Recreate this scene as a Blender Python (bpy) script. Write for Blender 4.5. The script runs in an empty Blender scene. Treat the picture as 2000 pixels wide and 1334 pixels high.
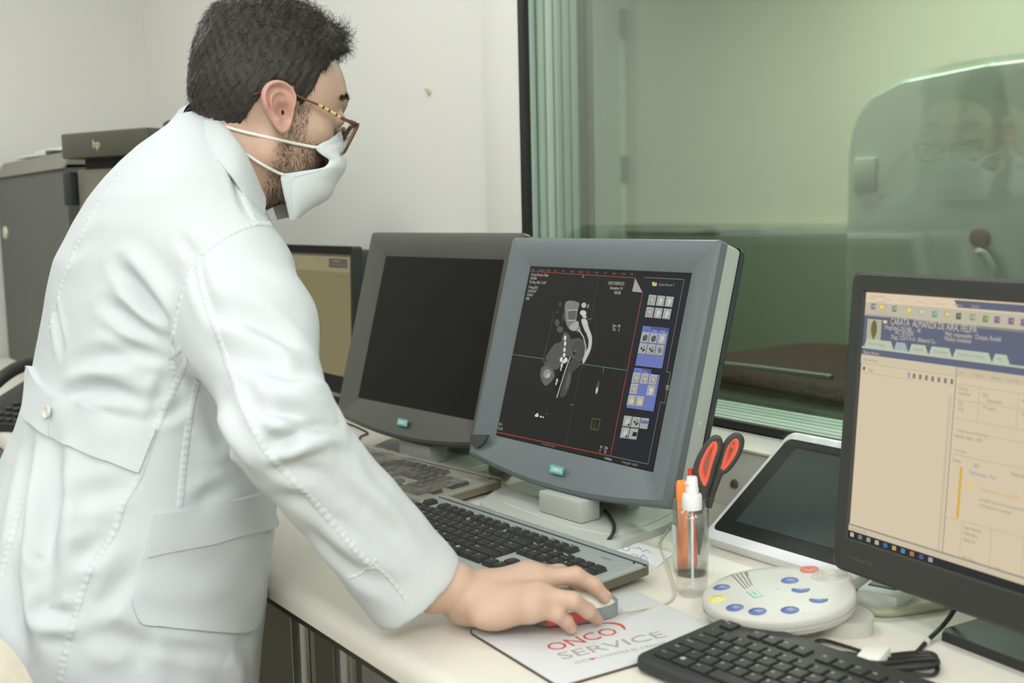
import bpy, bmesh, math, random
import numpy as np
from mathutils import Vector, Matrix
from mathutils.bvhtree import BVHTree
S = bpy.context.scene
COL = S.collection
random.seed(7); RNG = np.random.default_rng(11)
PI = math.pi

# ------------------------------------------------------------------ camera
# X runs along the window wall, Y into the window, Z up; the camera stands over the origin
FPX, PITCH, ROLL, HEAD, CAMZ = 2201.0, .1193, -.0224, -.9481, 1.22
_cp, _sp = math.cos(PITCH), math.sin(PITCH)
_fw = np.array([0, _cp, -_sp]); _up = np.array([0, _sp, _cp]); _rt = np.array([1., 0, 0])
_c, _s = math.cos(ROLL), math.sin(ROLL)
_rt, _up = _c*_rt+_s*_up, -_s*_rt+_c*_up
_ux = np.array([math.cos(HEAD), math.sin(HEAD), 0]); _uy = np.array([-math.sin(HEAD), math.cos(HEAD), 0])
_M = np.array([_ux, _uy, [0, 0, 1]])
RT, UP, FW = _M@_rt, _M@_up, _M@_fw
CAM = np.array([0, 0, CAMZ])
def ray(x, y): return RT*(x-1000)/FPX+UP*(667-y)/FPX+FW
def atZ(x, y, z): d = ray(x, y); return CAM+d*((z-CAMZ)/d[2])
def atY(x, y, v): d = ray(x, y); return CAM+d*(v/d[1])
def atD(x, y, t): return CAM+ray(x, y)*t
def atP(x, y, o, n): d = ray(x, y); return CAM+d*(((np.array(o)-CAM)@n)/(d@n))
cam = bpy.data.cameras.new('camera'); camo = bpy.data.objects.new('camera', cam); COL.objects.link(camo)
camo.matrix_world = Matrix(((RT[0], UP[0], -FW[0], 0), (RT[1], UP[1], -FW[1], 0), (RT[2], UP[2], -FW[2], CAMZ), (0, 0, 0, 1)))
cam.sensor_width = 36; cam.lens = 36*FPX/2000; cam.clip_start = .05
cam.dof.use_dof = True; cam.dof.focus_distance = 1.62; cam.dof.aperture_fstop = 4.8
S.camera = camo
# ------------------------------------------------------------------ world, lights, exposure
S.view_settings.view_transform = 'Standard'; S.view_settings.look = 'None'
S.view_settings.exposure = 0; S.view_settings.gamma = 1; S.view_settings.use_curve_mapping = False
W = bpy.data.worlds.new('world'); S.world = W; W.use_nodes = True
W.node_tree.nodes['Background'].inputs[0].default_value = (.92, .98, .9, 1)
W.node_tree.nodes['Background'].inputs[1].default_value = .25
def area(name, loc, size, power, col=(.975, .995, 1.02), rot=(0, 0, 0)):
    l = bpy.data.lights.new(name, 'AREA'); l.shape = 'RECTANGLE'; l.size, l.size_y = size; l.energy = power; l.color = col
    o = bpy.data.objects.new(name, l); COL.objects.link(o); o.location = loc; o.rotation_euler = rot
    return o
LAMPS = [((-3.4, -.2), 17), ((-1.9, .7), 10), ((-.9, -.4), 9), ((1.15, .65), 22), ((-2.6, -1.6), 5), ((-1.0, -1.9), 9), ((.6, -1.7), 24), ((1.2, -.6), 34)]  # unseen overhead lights; rear and right-hand ones added as fill on the man
for (lx, ly), pw in LAMPS: area('ceiling_and_fill_light', (lx, ly, 2.66), (1.15, .55), pw)
area('scan_room_lamp_light', (-2.6, 3.1, 2.62), (1.6, .6), 62, (.95, 1, .9))

# ------------------------------------------------------------------ materials
def lin(c): return tuple(((x/255)/12.92 if x/255 <= .04045 else ((x/255+.055)/1.055)**2.4) for x in c)
MATS = {}
def mat(name, rgb, rough=.5, metal=0, spec=.5, bump=None, emit=None, alpha=1, trans=0, ior=1.45, var=None, coat=0, sss=0):
    if name in MATS: return MATS[name]
    m = bpy.data.materials.new(name); m.use_nodes = True; nt = m.node_tree; b = nt.nodes['Principled BSDF']
    c = (*lin(rgb), 1)
    b.inputs['Base Color'].default_value = c; b.inputs['Roughness'].default_value = rough; b.inputs['Metallic'].default_value = metal
    b.inputs['Specular IOR Level'].default_value = spec; b.inputs['IOR'].default_value = ior; b.inputs['Alpha'].default_value = alpha
    b.inputs['Transmission Weight'].default_value = trans; b.inputs['Coat Weight'].default_value = coat
    if sss:
        b.inputs['Subsurface Weight'].default_value = sss; b.inputs['Subsurface Radius'].default_value = (.012, .005, .003); b.inputs['Subsurface Scale'].default_value = .5
    if emit: b.inputs['Emission Color'].default_value = c; b.inputs['Emission Strength'].default_value = emit
    tc = nt.nodes.new('ShaderNodeTexCoord')
    if var:   # (scale, amount): procedural mottling of the base colour
        n = nt.nodes.new('ShaderNodeTexNoise'); n.inputs['Scale'].default_value = var[0]; n.inputs['Detail'].default_value = 4
        nt.links.new(tc.outputs['Object'], n.inputs['Vector'])
        mx = nt.nodes.new('ShaderNodeMix'); mx.data_type = 'RGBA'
        mx.inputs[6].default_value = tuple(min(1, v*(1-var[1])) for v in c[:3])+(1,); mx.inputs[7].default_value = tuple(min(1, v*(1+var[1])) for v in c[:3])+(1,)
        nt.links.new(n.outputs['Fac'], mx.inputs[0]); nt.links.new(mx.outputs[2], b.inputs['Base Color'])
    if bump:  # (scale, strength, distance)
        n = nt.nodes.new('ShaderNodeTexNoise'); n.inputs['Scale'].default_value = bump[0]; n.inputs['Detail'].default_value = 3
        nt.links.new(tc.outputs['Object'], n.inputs['Vector'])
        bp = nt.nodes.new('ShaderNodeBump'); bp.inputs['Strength'].default_value = bump[1]; bp.inputs['Distance'].default_value = bump[2]
        nt.links.new(n.outputs['Fac'], bp.inputs['Height']); nt.links.new(bp.outputs['Normal'], b.inputs['Normal'])
    MATS[name] = m; return m
def glow(name, rgb, k=1.0):
    if name in MATS: return MATS[name]
    m = bpy.data.materials.new(name); m.use_nodes = True; nt = m.node_tree; b = nt.nodes['Principled BSDF']
    b.inputs['Base Color'].default_value = (.004, .004, .004, 1); b.inputs['Roughness'].default_value = .45; b.inputs['Specular IOR Level'].default_value = .12
    b.inputs['Emission Color'].default_value = (*lin(rgb), 1); b.inputs['Emission Strength'].default_value = k
    MATS[name] = m; return m
def glass_mat(name, tint, rough=.02, fres=.04):
    """thin architectural glass: tinted see-through mixed with a mirror by Fresnel"""
    if name in MATS: return MATS[name]
    m = bpy.data.materials.new(name); m.use_nodes = True; nt = m.node_tree
    for n in list(nt.nodes): nt.nodes.remove(n)
    o = nt.nodes.new('ShaderNodeOutputMaterial'); t = nt.nodes.new('ShaderNodeBsdfTransparent'); g = nt.nodes.new('ShaderNodeBsdfGlossy')
    mx = nt.nodes.new('ShaderNodeMixShader'); f = nt.nodes.new('ShaderNodeLayerWeight'); f.inputs[0].default_value = .5
    pw = nt.nodes.new('ShaderNodeMath'); pw.operation = 'POWER'; pw.inputs[1].default_value = 5
    ma = nt.nodes.new('ShaderNodeMath'); ma.operation = 'MULTIPLY_ADD'; ma.inputs[1].default_value = .92; ma.inputs[2].default_value = fres
    t.inputs[0].default_value = (*tint, 1); g.inputs['Roughness'].default_value = rough; g.inputs[0].default_value = (.9, .95, .9, 1)
    L = nt.links.new; L(f.outputs['Facing'], pw.inputs[0]); L(pw.outputs[0], ma.inputs[0])
    L(ma.outputs[0], mx.inputs[0]); L(t.outputs[0], mx.inputs[1]); L(g.outputs[0], mx.inputs[2]); L(mx.outputs[0], o.inputs[0])
    MATS[name] = m; return m

# ------------------------------------------------------------------ mesh helpers
class MB:
    """collects shapes; build() links them as ONE mesh object"""
    def __init__(s): s.v = []; s.f = []; s.mi = []; s.cur = 0
    def use(s, i): s.cur = i; return s
    def add(s, v, f, T=None):
        k = len(s.v)
        s.v += [tuple(T@Vector(p)) if T else tuple(p) for p in v]
        s.f += [tuple(i+k for i in q) for q in f]; s.mi += [s.cur]*len(f); return s
    def bm(s, b, T=None):
        b.verts.ensure_lookup_table(); b.verts.index_update()
        s.add([v.co[:] for v in b.verts], [[v.index for v in f.verts] for f in b.faces], T); b.free(); return s
    def box(s, c, d, bev=0, T=None, seg=2, taper=None):
        b = bmesh.new(); bmesh.ops.create_cube(b, size=1)
        for v in b.verts:
            if taper and v.co.z > 0: v.co.x *= taper[0]; v.co.y *= taper[1]
            v.co = Vector((v.co.x*d[0]+c[0], v.co.y*d[1]+c[1], v.co.z*d[2]+c[2]))
        if bev: bmesh.ops.bevel(b, geom=b.edges[:], offset=bev, segments=seg, profile=.5, affect='EDGES')
        return s.bm(b, T)
    def prism(s, poly, z0, z1, bev=0, T=None, seg=2, inset=0):
        b = bmesh.new(); vs = [b.verts.new((x, y, z0)) for x, y in poly]; f = b.faces.new(vs)
        if f.normal.z == 0: f.normal_update()
        r = bmesh.ops.extrude_face_region(b, geom=[f]); top = [e for e in r['geom'] if isinstance(e, bmesh.types.BMVert)]
        cx = sum(p[0] for p in poly)/len(poly); cy = sum(p[1] for p in poly)/len(poly)
        for v in top:
            v.co.z = z1
            if inset: v.co.x = cx+(v.co.x-cx)*(1-inset); v.co.y = cy+(v.co.y-cy)*(1-inset)
        bmesh.ops.recalc_face_normals(b, faces=b.faces[:])
        if bev:
            b.edges.ensure_lookup_table()
            ed = [e for e in b.edges if abs(e.verts[0].co.z-z1) < 1e-6 and abs(e.verts[1].co.z-z1) < 1e-6]
            bmesh.ops.bevel(b, geom=ed, offset=bev, segments=seg, profile=.5, affect='EDGES')
        return s.bm(b, T)
    def lathe(s, prof, n=32, T=None, cap=True):
        v = []; f = []
        for r, z in prof:
            for i in range(n): a = 2*PI*i/n; v.append((r*math.cos(a), r*math.sin(a), z))
        for j in range(len(prof)-1):
            for i in range(n): f.append((j*n+i, j*n+(i+1) % n, (j+1)*n+(i+1) % n, (j+1)*n+i))
        if cap: f.append(tuple(range(n))[::-1]); f.append(tuple((len(prof)-1)*n+i for i in range(n)))
        return s.add(v, f, T)
    def tube(s, pts, r, n=8, T=None, closed=False):
        P = [Vector(p) for p in pts]; m = len(P); R = r if hasattr(r, '__len__') else [r]*m
        v = []; f = []; up = None
        for i, p in enumerate(P):
            a = P[(i-1) % m] if (closed or i > 0) else p; c = P[(i+1) % m] if (closed or i < m-1) else p
            t = (c-a).normalized()
            if up is None: up = t.orthogonal().normalized()
            up = (up-t*up.dot(t)).normalized(); w = t.cross(up)
            for k in range(n): an = 2*PI*k/n; v.append(tuple(p+(up*math.cos(an)+w*math.sin(an))*R[i]))
        for i in range(m if closed else m-1):
            j = (i+1) % m
            for k in range(n): f.append((i*n+k, i*n+(k+1) % n, j*n+(k+1) % n, j*n+k))
        if not closed: f.append(tuple(range(n))[::-1]); f.append(tuple((m-1)*n+k for k in range(n)))
        return s.add(v, f, T)
    def poly(s, pts, T=None): return s.add(pts, [tuple(range(len(pts)))], T)
    def grid(s, P, T=None, wrap=False):
        P = np.asarray(P); a, b = P.shape[:2]
        f = [(i*b+j, i*b+(j+1) % b, (i+1)*b+(j+1) % b, (i+1)*b+j) for i in range(a-1) for j in range(b if wrap else b-1)]
        return s.add([tuple(p) for p in P.reshape(-1, 3)], f, T)
    def build(s, name, mats, parent=None, T=None, smooth=35, fix=True):
        me = bpy.data.meshes.new(name); v = s.v
        if T is not None: v = [tuple(T@Vector(p)) for p in v]
        me.from_pydata(v, [], s.f)
        if not isinstance(mats, (list, tuple)): mats = [mats]
        for m in mats: me.materials.append(m)
        me.polygons.foreach_set('material_index', s.mi)
        if fix:
            b = bmesh.new(); b.from_mesh(me); bmesh.ops.recalc_face_normals(b, faces=b.faces[:]); b.to_mesh(me); b.free()
        if smooth: me.shade_smooth(); me.set_sharp_from_angle(angle=math.radians(smooth))
        me.update()
        o = bpy.data.objects.new(name, me); COL.objects.link(o)
        if parent: o.parent = parent
        return o
def crv(pts, n=8, closed=False):
    """Catmull-Rom resample"""
    P = [np.array(p, float) for p in pts]; m = len(P); out = []
    for i in range(m if closed else m-1):
        g = lambda k: P[k % m] if closed else P[min(max(k, 0), m-1)]
        a, b, c, d = g(i-1), g(i), g(i+1), g(i+2)
        for k in range(n):
            t = k/n; out.append(.5*(2*b+(c-a)*t+(2*a-5*b+4*c-d)*t*t+(3*b-a-3*c+d)*t**3))
    if not closed: out.append(P[-1])
    return [tuple(p) for p in out]
def rrect(w, h, r, n=5, cx=0, cy=0):
    out = []
    for sx, sy, a0 in ((1, 1, 0), (-1, 1, 90), (-1, -1, 180), (1, -1, 270)):
        for k in range(n+1):
            a = math.radians(a0+90*k/n); out.append((cx+sx*(w/2-r)+r*math.cos(a), cy+sy*(h/2-r)+r*math.sin(a)))
    return out
def thing(name, label, cat, loc=(0, 0, 0), rz=0, group=None):
    o = bpy.data.objects.new(name, None); COL.objects.link(o); o.empty_display_size = .02
    o.location = loc; o.rotation_euler = (0, 0, rz); tag(o, label, cat, group); return o
def tag(o, label, cat=None, group=None):
    o['label'] = label
    if cat: o['category'] = cat
    if group: o['group'] = group
    return o
def struct(o): o['kind'] = 'structure'; return o
_tc = {}
def text(mb, s, size, T, align='LEFT', sx=1.0, bold=0):
    """flat lettering laid into a mesh; local x right, y up"""
    key = (s, align, bold)
    if key not in _tc:
        c = bpy.data.curves.new('t', 'FONT'); c.body = s; c.size = 1; c.align_x = align; c.resolution_u = 2; c.offset = bold
        o = bpy.data.objects.new('t', c); me = o.to_mesh()
        _tc[key] = ([v.co[:] for v in me.vertices], [tuple(p.vertices) for p in me.polygons]); o.to_mesh_clear()
        bpy.data.objects.remove(o); bpy.data.curves.remove(c)
    v, f = _tc[key]
    mb.add([(x*size*sx, y*size, z*size) for x, y, z in v], f, T)
def frame(o, u, v, n): return Matrix(((u[0], v[0], n[0], o[0]), (u[1], v[1], n[1], o[1]), (u[2], v[2], n[2], o[2]), (0, 0, 0, 1)))
TZ = lambda x, y, z: Matrix.Translation((x, y, z))
RX = lambda a: Matrix.Rotation(a, 4, 'X'); RY = lambda a: Matrix.Rotation(a, 4, 'Y'); RZ = lambda a: Matrix.Rotation(a, 4, 'Z')

# ================================================================== the rooms
WY = 1.386; WX0, WX1, WZ0, WZ1 = -1.876, .75, .842, 2.35; WT = .19
wallp = mat('wall paint', (226, 226, 218), .55, bump=(900, .05, .001)); panel_m = mat('wall panel laminate', (226, 226, 216), .4)
trim_m = mat('sill laminate', (226, 224, 212), .35); ceil_m = mat('ceiling tile', (242, 242, 238), .9)
floor_m = mat('floor vinyl', (122, 116, 102), .5, var=(3, .12))
o = MB().box((-1.2, -.4, -.02), (6.4, 3.9, .04)).build('floor', floor_m); struct(o)
o = MB().box((-1.2, -.4, 2.72), (6.4, 3.9, .04)).build('ceiling', ceil_m); struct(o)
o = MB().box((-4.22, -.4, 1.35), (.06, 3.7, 2.7)).build('wall_left', wallp); struct(o)
o = MB().box((1.8, -.4, 1.35), (.06, 3.7, 2.7)).build('wall_right', wallp); struct(o)
o = MB().box((-1.2, -2.23, 1.35), (6.1, .06, 2.7)).build('wall_back', wallp); struct(o)
m = MB()
for x0, x1, z0, z1 in ((-4.2, WX0-.13, 0, 2.7), (WX0-.13, WX0, 0, 2.7), (WX1, 1.8, 0, 2.7), (WX0, WX1, 0, WZ0-.004), (WX0, WX1, WZ1, 2.7)):
    m.use(0 if x0 < -3 or x0 > 0 else 1).box(((x0+x1)/2, WY+WT/2, (z0+z1)/2), (x1-x0, WT, z1-z0))
o = m.build('wall_front', [wallp, panel_m]); struct(o)
o = MB().box((WX0-.0665, WY-.003, 1.35), (.129, .006, 2.7), .003).build('trim_1', panel_m); struct(o)      # raised jamb panel left of the window
m = MB(); m.box((-.7, 1.3395, .4175), (3.6, .091, .835), .003)
m.box((-.7, 1.337, .8365), (3.6, .098, .005), .002)
o = m.build('trim_2', trim_m); struct(o)                                                                  # boxed-out sill under the window
# window: reveal of stacked panes in green seals
win = bpy.data.objects.new('window_1', None); COL.objects.link(win); struct(win); win['label'] = 'wide green tinted lead glass observation window with stacked panes'
seal = mat('window seal', (60, 70, 64), .6); strip_l = mat('window strip pale', (208, 224, 212), .4); strip_d = mat('window strip dark', (136, 158, 146), .5)
m = MB()
for k in range(6):
    y0 = WY+.012+k*.022
    m.use(1).box((WX0+.006, y0+.0075, (WZ0+WZ1)/2), (.012, .015, WZ1-WZ0), .002)
    m.use(1).box(((WX0+WX1)/2, y0+.0075, WZ0+.006), (WX1-WX0, .015, .012), .002)
    m.use(2).box((WX0+.003, y0+.0185, (WZ0+WZ1)/2), (.006, .007, WZ1-WZ0))
    m.use(2).box(((WX0+WX1)/2, y0+.0185, WZ0+.003), (WX1-WX0, .007, .006))
for x in (WX1-.006,): m.use(1).box((x, WY+.075, (WZ0+WZ1)/2), (.012, .14, WZ1-WZ0))
m.use(1).box(((WX0+WX1)/2, WY+.075, WZ1-.006), (WX1-WX0, .14, .012))
m.build('window_frame', [seal, strip_l, strip_d], win)
m = MB(); m.box((WX0+.008, WY+.0, (WZ0+WZ1)/2), (.018, .016, WZ1-WZ0), .002); m.box(((WX0+WX1)/2, WY+.004, WZ0+.006), (WX1-WX0, .014, .014), .003)
m.build('window_gasket', mat('black gasket', (38, 40, 36), .55), win)
for k, (y, tint) in enumerate(((WY+.016, (.975, .995, .98)), (WY+.08, (.955, .985, .965)), (WY+.15, (.95, .982, .96)))):
    MB().box(((WX0+WX1)/2, y, (WZ0+WZ1)/2), (WX1-WX0-.004, .006, WZ1-WZ0-.004)).build('glass_pane', glass_mat(f'lead glass {k}', tint, .03 if k else .012, .075), win, smooth=0)
# screw anchor left in the wall
p = atY(838, 178, WY)
a = thing('wall_anchor', 'small white plastic screw anchor stuck in the bare wall beside the window', 'anchor', (p[0], WY, p[2]))
am = mat('anchor plastic', (214, 212, 190), .5)
MB().lathe([(.0001, 0), (.009, 0), (.010, .002), (.008, .004), (.004, .006), (.0001, .006)], 16, RX(PI/2), cap=False).build('flange', am, a)
MB().box((.003, -.010, .006), (.005, .012, .007), .0015, RY(.5)).build('stub', am, a)

# ------------------------------------------------------------------ the scan room behind the glass
bw = mat('scan room wall', (208, 204, 184), .7); bwl = mat('scan room cladding', (142, 152, 130), .6); bdoor = mat('scan room door', (190, 202, 182), .6)
o = MB().box((-2.6, 3.0, -.02), (8, 2.84, .04)).build('floor_scan_room', mat('scan room floor', (92, 86, 70), .5)); struct(o)
o = MB().box((-2.6, 3.0, 2.72), (8, 2.84, .04)).build('ceiling_scan_room', ceil_m); struct(o)
o = MB().box((-2.6, 4.43, 1.35), (8, .06, 2.7)).build('wall_scan_room_back', bw); struct(o)
o = MB().box((-6.53, 3.0, 1.35), (.06, 2.84, 2.7)).build('wall_scan_room_left', bw); struct(o)
o = MB().box((1.4, 3.0, 1.35), (.06, 2.84, 2.7)).build('wall_scan_room_right', bw); struct(o)
m = MB(); m.use(0).box((-2.55, 4.385, .53), (7.8, .03, 1.06)); m.use(1).box((-2.55, 4.375, 1.085), (7.8, .05, .05), .006)
o = m.build('trim_3', [bwl, mat('cladding cap rail', (176, 184, 160), .5)]); struct(o)
d = bpy.data.objects.new('door_1', None); COL.objects.link(d); struct(d)
MB().box((-5.42, 4.352, 1.1), (1.0, .04, 2.2), .004).build('door_leaf', bdoor, d)
for z0, z1 in ((1.344, 1.494), (2.146, 2.307)): MB().box((-4.905, 4.345, (z0+z1)/2), (.022, .05, z1-z0), .005).build('hinge', mat('hinge metal', (112, 114, 90), .5), d)
# patient couch
t = thing('patient_couch', 'dark brown leather patient couch seen through the window behind the console', 'couch', (-2.35, 2.68, 0))
lea = mat('brown leather', (66, 43, 35), .6, spec=.2, bump=(60, .4, .01), var=(6, .3))
prof = [(-1.1, .51), (-.85, .56), (-.4, .65), (-.12, .745), (.05, .765), (.4, .755), (1.0, .75)]
pr = crv(prof, 8); m = MB(); G = []
for x, zt in pr:
    row = []
    for k in range(18):
        a = 2*PI*k/18; ca, sa = math.cos(a), math.sin(a)
        row.append((x, .36*abs(ca)**.4*(1 if ca > 0 else -1), zt-.11+.11*abs(sa)**.5*(1 if sa > 0 else -1)))
    G.append(row)
m.grid(G, wrap=True); m.poly(G[0]); m.poly(G[-1][::-1]); m.build('cushion', lea, t)
m = MB(); m.box((-.05, 0, .33), (2.0, .5, .5), .03); m.build('pedestal', mat('couch base', (58, 48, 40), .6), t)
ppm = mat('grey piping', (140, 150, 136), .5)
for q in ([(-.75, -.372, .50), (-.5, -.375, .53), (-.25, -.375, .62), (-.05, -.372, .70), (.02, -.34, .755), (.5, -.34, .765)], [(.02, -.375, .50), (.15, -.375, .56), (.3, -.375, .62)]):
    MB().tube(crv(q, 6), .007, 6).build('piping', ppm, t)
# scanner gantry
t = thing('scanner_gantry', 'pale scanner gantry with rounded top standing behind the window glass at right', 'scanner', (-1.35, 3.5, 0))
gm = mat('gantry shell', (206, 214, 200), .4)
out = [(-1.10, 0), (-1.10, 1.40), (-1.07, 1.50), (-1.0, 1.57), (-.88, 1.61), (-.6, 1.63), (.5, 1.63), (.9, 1.58), (1.03, 1.45), (1.03, 0)]
m = MB(); b = bmesh.new(); vs = [b.verts.new((x, -.36, z)) for x, z in out]; f = b.faces.new(vs); r = bmesh.ops.extrude_face_region(b, geom=[f])
bmesh.ops.translate(b, verts=[g for g in r['geom'] if isinstance(g, bmesh.types.BMVert)], vec=(0, .72, 0))
bmesh.ops.recalc_face_normals(b, faces=b.faces[:]); bmesh.ops.bevel(b, geom=b.edges[:], offset=.03, segments=3, affect='EDGES'); m.bm(b)
m.build('shell', gm, t)
MB().lathe([(.46, .37), (.44, .385), (.36, .365), (.33, .2), (.32, 0), (.001, 0)], 48, TZ(.2, 0, 1.06)@RX(PI/2), cap=False).build('bore_ring', mat('gantry bore', (120, 134, 124), .5), t)
for px, py, w, h in ((1690, 342, .085, .11),):
    q = atY(px, py, 3.135)-np.array([-1.35, 3.5, 0]); MB().box((q[0], -.366, q[2]), (w, .012, h), .004).build('label_plate', mat('plate grey', (182, 192, 178), .5), t)
q = atY(1912, 465, 3.13)-np.array([-1.35, 3.5, 0]); MB().lathe([(.001, .02), (.028, .018), (.03, 0)], 20, TZ(q[0], -.36, q[2])@RX(PI/2)).build('button', mat('button red', (140, 84, 72), .4), t)
q0, q1 = [atY(px, py, 3.12)-np.array([-1.35, 3.5, 0]) for px, py in ((1905, 492), (1945, 560))]
MB().tube(crv([(q0[0], -.36, q0[2]), (q0[0]+.02, -.39, q0[2]), (q1[0]-.03, -.39, q0[2]-.01), (q1[0], -.39, q0[2]-.06), (q1[0], -.39, q1[2]), (q1[0], -.36, q1[2])], 5), .012, 8).build('handle', mat('handle pale', (186, 194, 180), .4), t)

# ================================================================== desks
TOP = .74
dm = mat('desk laminate', (224, 219, 205), .42, bump=(400, .03, .0005)); dme = mat('desk edge', (214, 206, 178), .4)
chrome = mat('chrome', (200, 200, 196), .12, 1); blackm = mat('black metal', (34, 34, 32), .35)
def desk(x0, x1, y0, y1, label, legs):
    t = thing('desk', label, 'desk', ((x0+x1)/2, (y0+y1)/2, 0))
    w, dp = x1-x0, y1-y0
    b = MB(); prof = [(0, .71), (0, .722), (.003, .731), (.010, .738), (.018, .74)]
    G = []
    for x in (-w/2, w/2):
        G.append([(x, -dp/2+a, z) for a, z in prof]+[(x, dp/2, .74), (x, dp/2, .71)])
    b.use(0).grid(G, wrap=True); b.poly(G[0]); b.poly(G[1][::-1])
    b.build('desktop', dm, t, smooth=50)
    MB().box((0, -dp/2+.06, .69), (w-.1, .05, .04), .003).build('rail', mat('steel rail', (70, 66, 54), .5), t)
    for lx, ly, kind in legs:
        MB().lathe([(.0165, .012), (.0165, .70)], 24, TZ(lx, ly, 0)).build('leg', chrome if kind else blackm, t)
        MB().lathe([(.024, 0), (.024, .008), (.0165, .014)], 24, TZ(lx, ly, 0)).build('foot', blackm, t)
    return t
cxm, cym = (-2.28+.55)/2, (.576+1.292)/2
desk(-2.28, .55, .576, 1.292, 'long cream laminate console desk under the window with chrome legs', [(-1.455-cxm, .66-cym, 1), (-1.405-cxm, .70-cym, 1), (.4-cxm, .66-cym, 1), (.4-cxm, 1.2-cym, 1), (-1.43-cxm, 1.2-cym, 1)])
desk(-4.15, -2.285, .512, 1.292, 'cream laminate side desk behind the man at far left', [(-.8, -.3, 1), (.8, -.3, 1), (-.8, .3, 1), (.8, .3, 1)])
g = atY(1435, 945, 1.2935)
o = MB().lathe([(.001, .004), (.006, .004), (.0075, 0)], 20, TZ(g[0], 1.2935, g[2])@RX(PI/2)).build('cable_plug', mat('plug grey', (96, 96, 88), .5))
tag(o, 'round grey plug in the white panel below the window sill', 'plug')

# ================================================================== monitors
def gcol(mb_list, rgb): ...
class Draw:
    """flat lit shapes lying on a display, one mesh, one glow material per colour"""
    def __init__(s, conv): s.mb = MB(); s.mats = []; s.keys = {}; s.conv = conv; s.z = .0003
    def col(s, rgb):
        if rgb not in s.keys: s.keys[rgb] = len(s.mats); s.mats.append(glow('display %d %d %d' % rgb, rgb))
        s.mb.use(s.keys[rgb])
    def poly(s, pts, rgb, smooth=0, raw=False):
        s.col(rgb); q = [p if raw else s.conv(*p) for p in pts]
        if smooth: q = [p[:2] for p in crv([(a, b, 0) for a, b in q], smooth, True)]
        s.z += .00001; cx = sum(p[0] for p in q)/len(q); cy = sum(p[1] for p in q)/len(q)
        if smooth:
            n = len(q); s.mb.add([(a, b, s.z) for a, b in q], [tuple(range(n))])
        else: s.mb.add([(a, b, s.z) for a, b in q], [tuple(range(len(q)))])
    def line(s, pts, rgb, w=.0006, raw=False):
        q = [p if raw else s.conv(*p) for p in pts]
        for (a, b), (c, d) in zip(q, q[1:]):
            l = math.hypot(c-a, d-b) or 1; nx, ny = -(d-b)/l*w/2, (c-a)/l*w/2
            s.poly([(a+nx, b+ny), (c+nx, d+ny), (c-nx, d-ny), (a-nx, b-ny)], rgb, raw=True)
    def ell(s, x, y, rx, ry, rgb, rot=0):
        cr, sr = math.cos(rot), math.sin(rot)
        s.poly([(x+rx*math.cos(a)*cr-ry*math.sin(a)*sr, y+rx*math.cos(a)*sr+ry*math.sin(a)*cr) for a in [2*PI*k/14 for k in range(14)]], rgb)
    def rect(s, u0, v0, u1, v1, rgb): s.poly([(u0, v0), (u1, v0), (u1, v1), (u0, v1)], rgb, raw=True)
    def text(s, t, p, size, rgb, align='LEFT', raw=False, rot=0, sx=.8, bold=0):
        s.col(rgb); s.z += .00001; a, b = p if raw else s.conv(*p)
        text(s.mb, t, size, TZ(a, b, s.z)@RZ(rot), align, sx, bold)
    def build(s, name, parent, T): return s.mb.build(name, s.mats, parent, T, smooth=0, fix=False)

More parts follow.
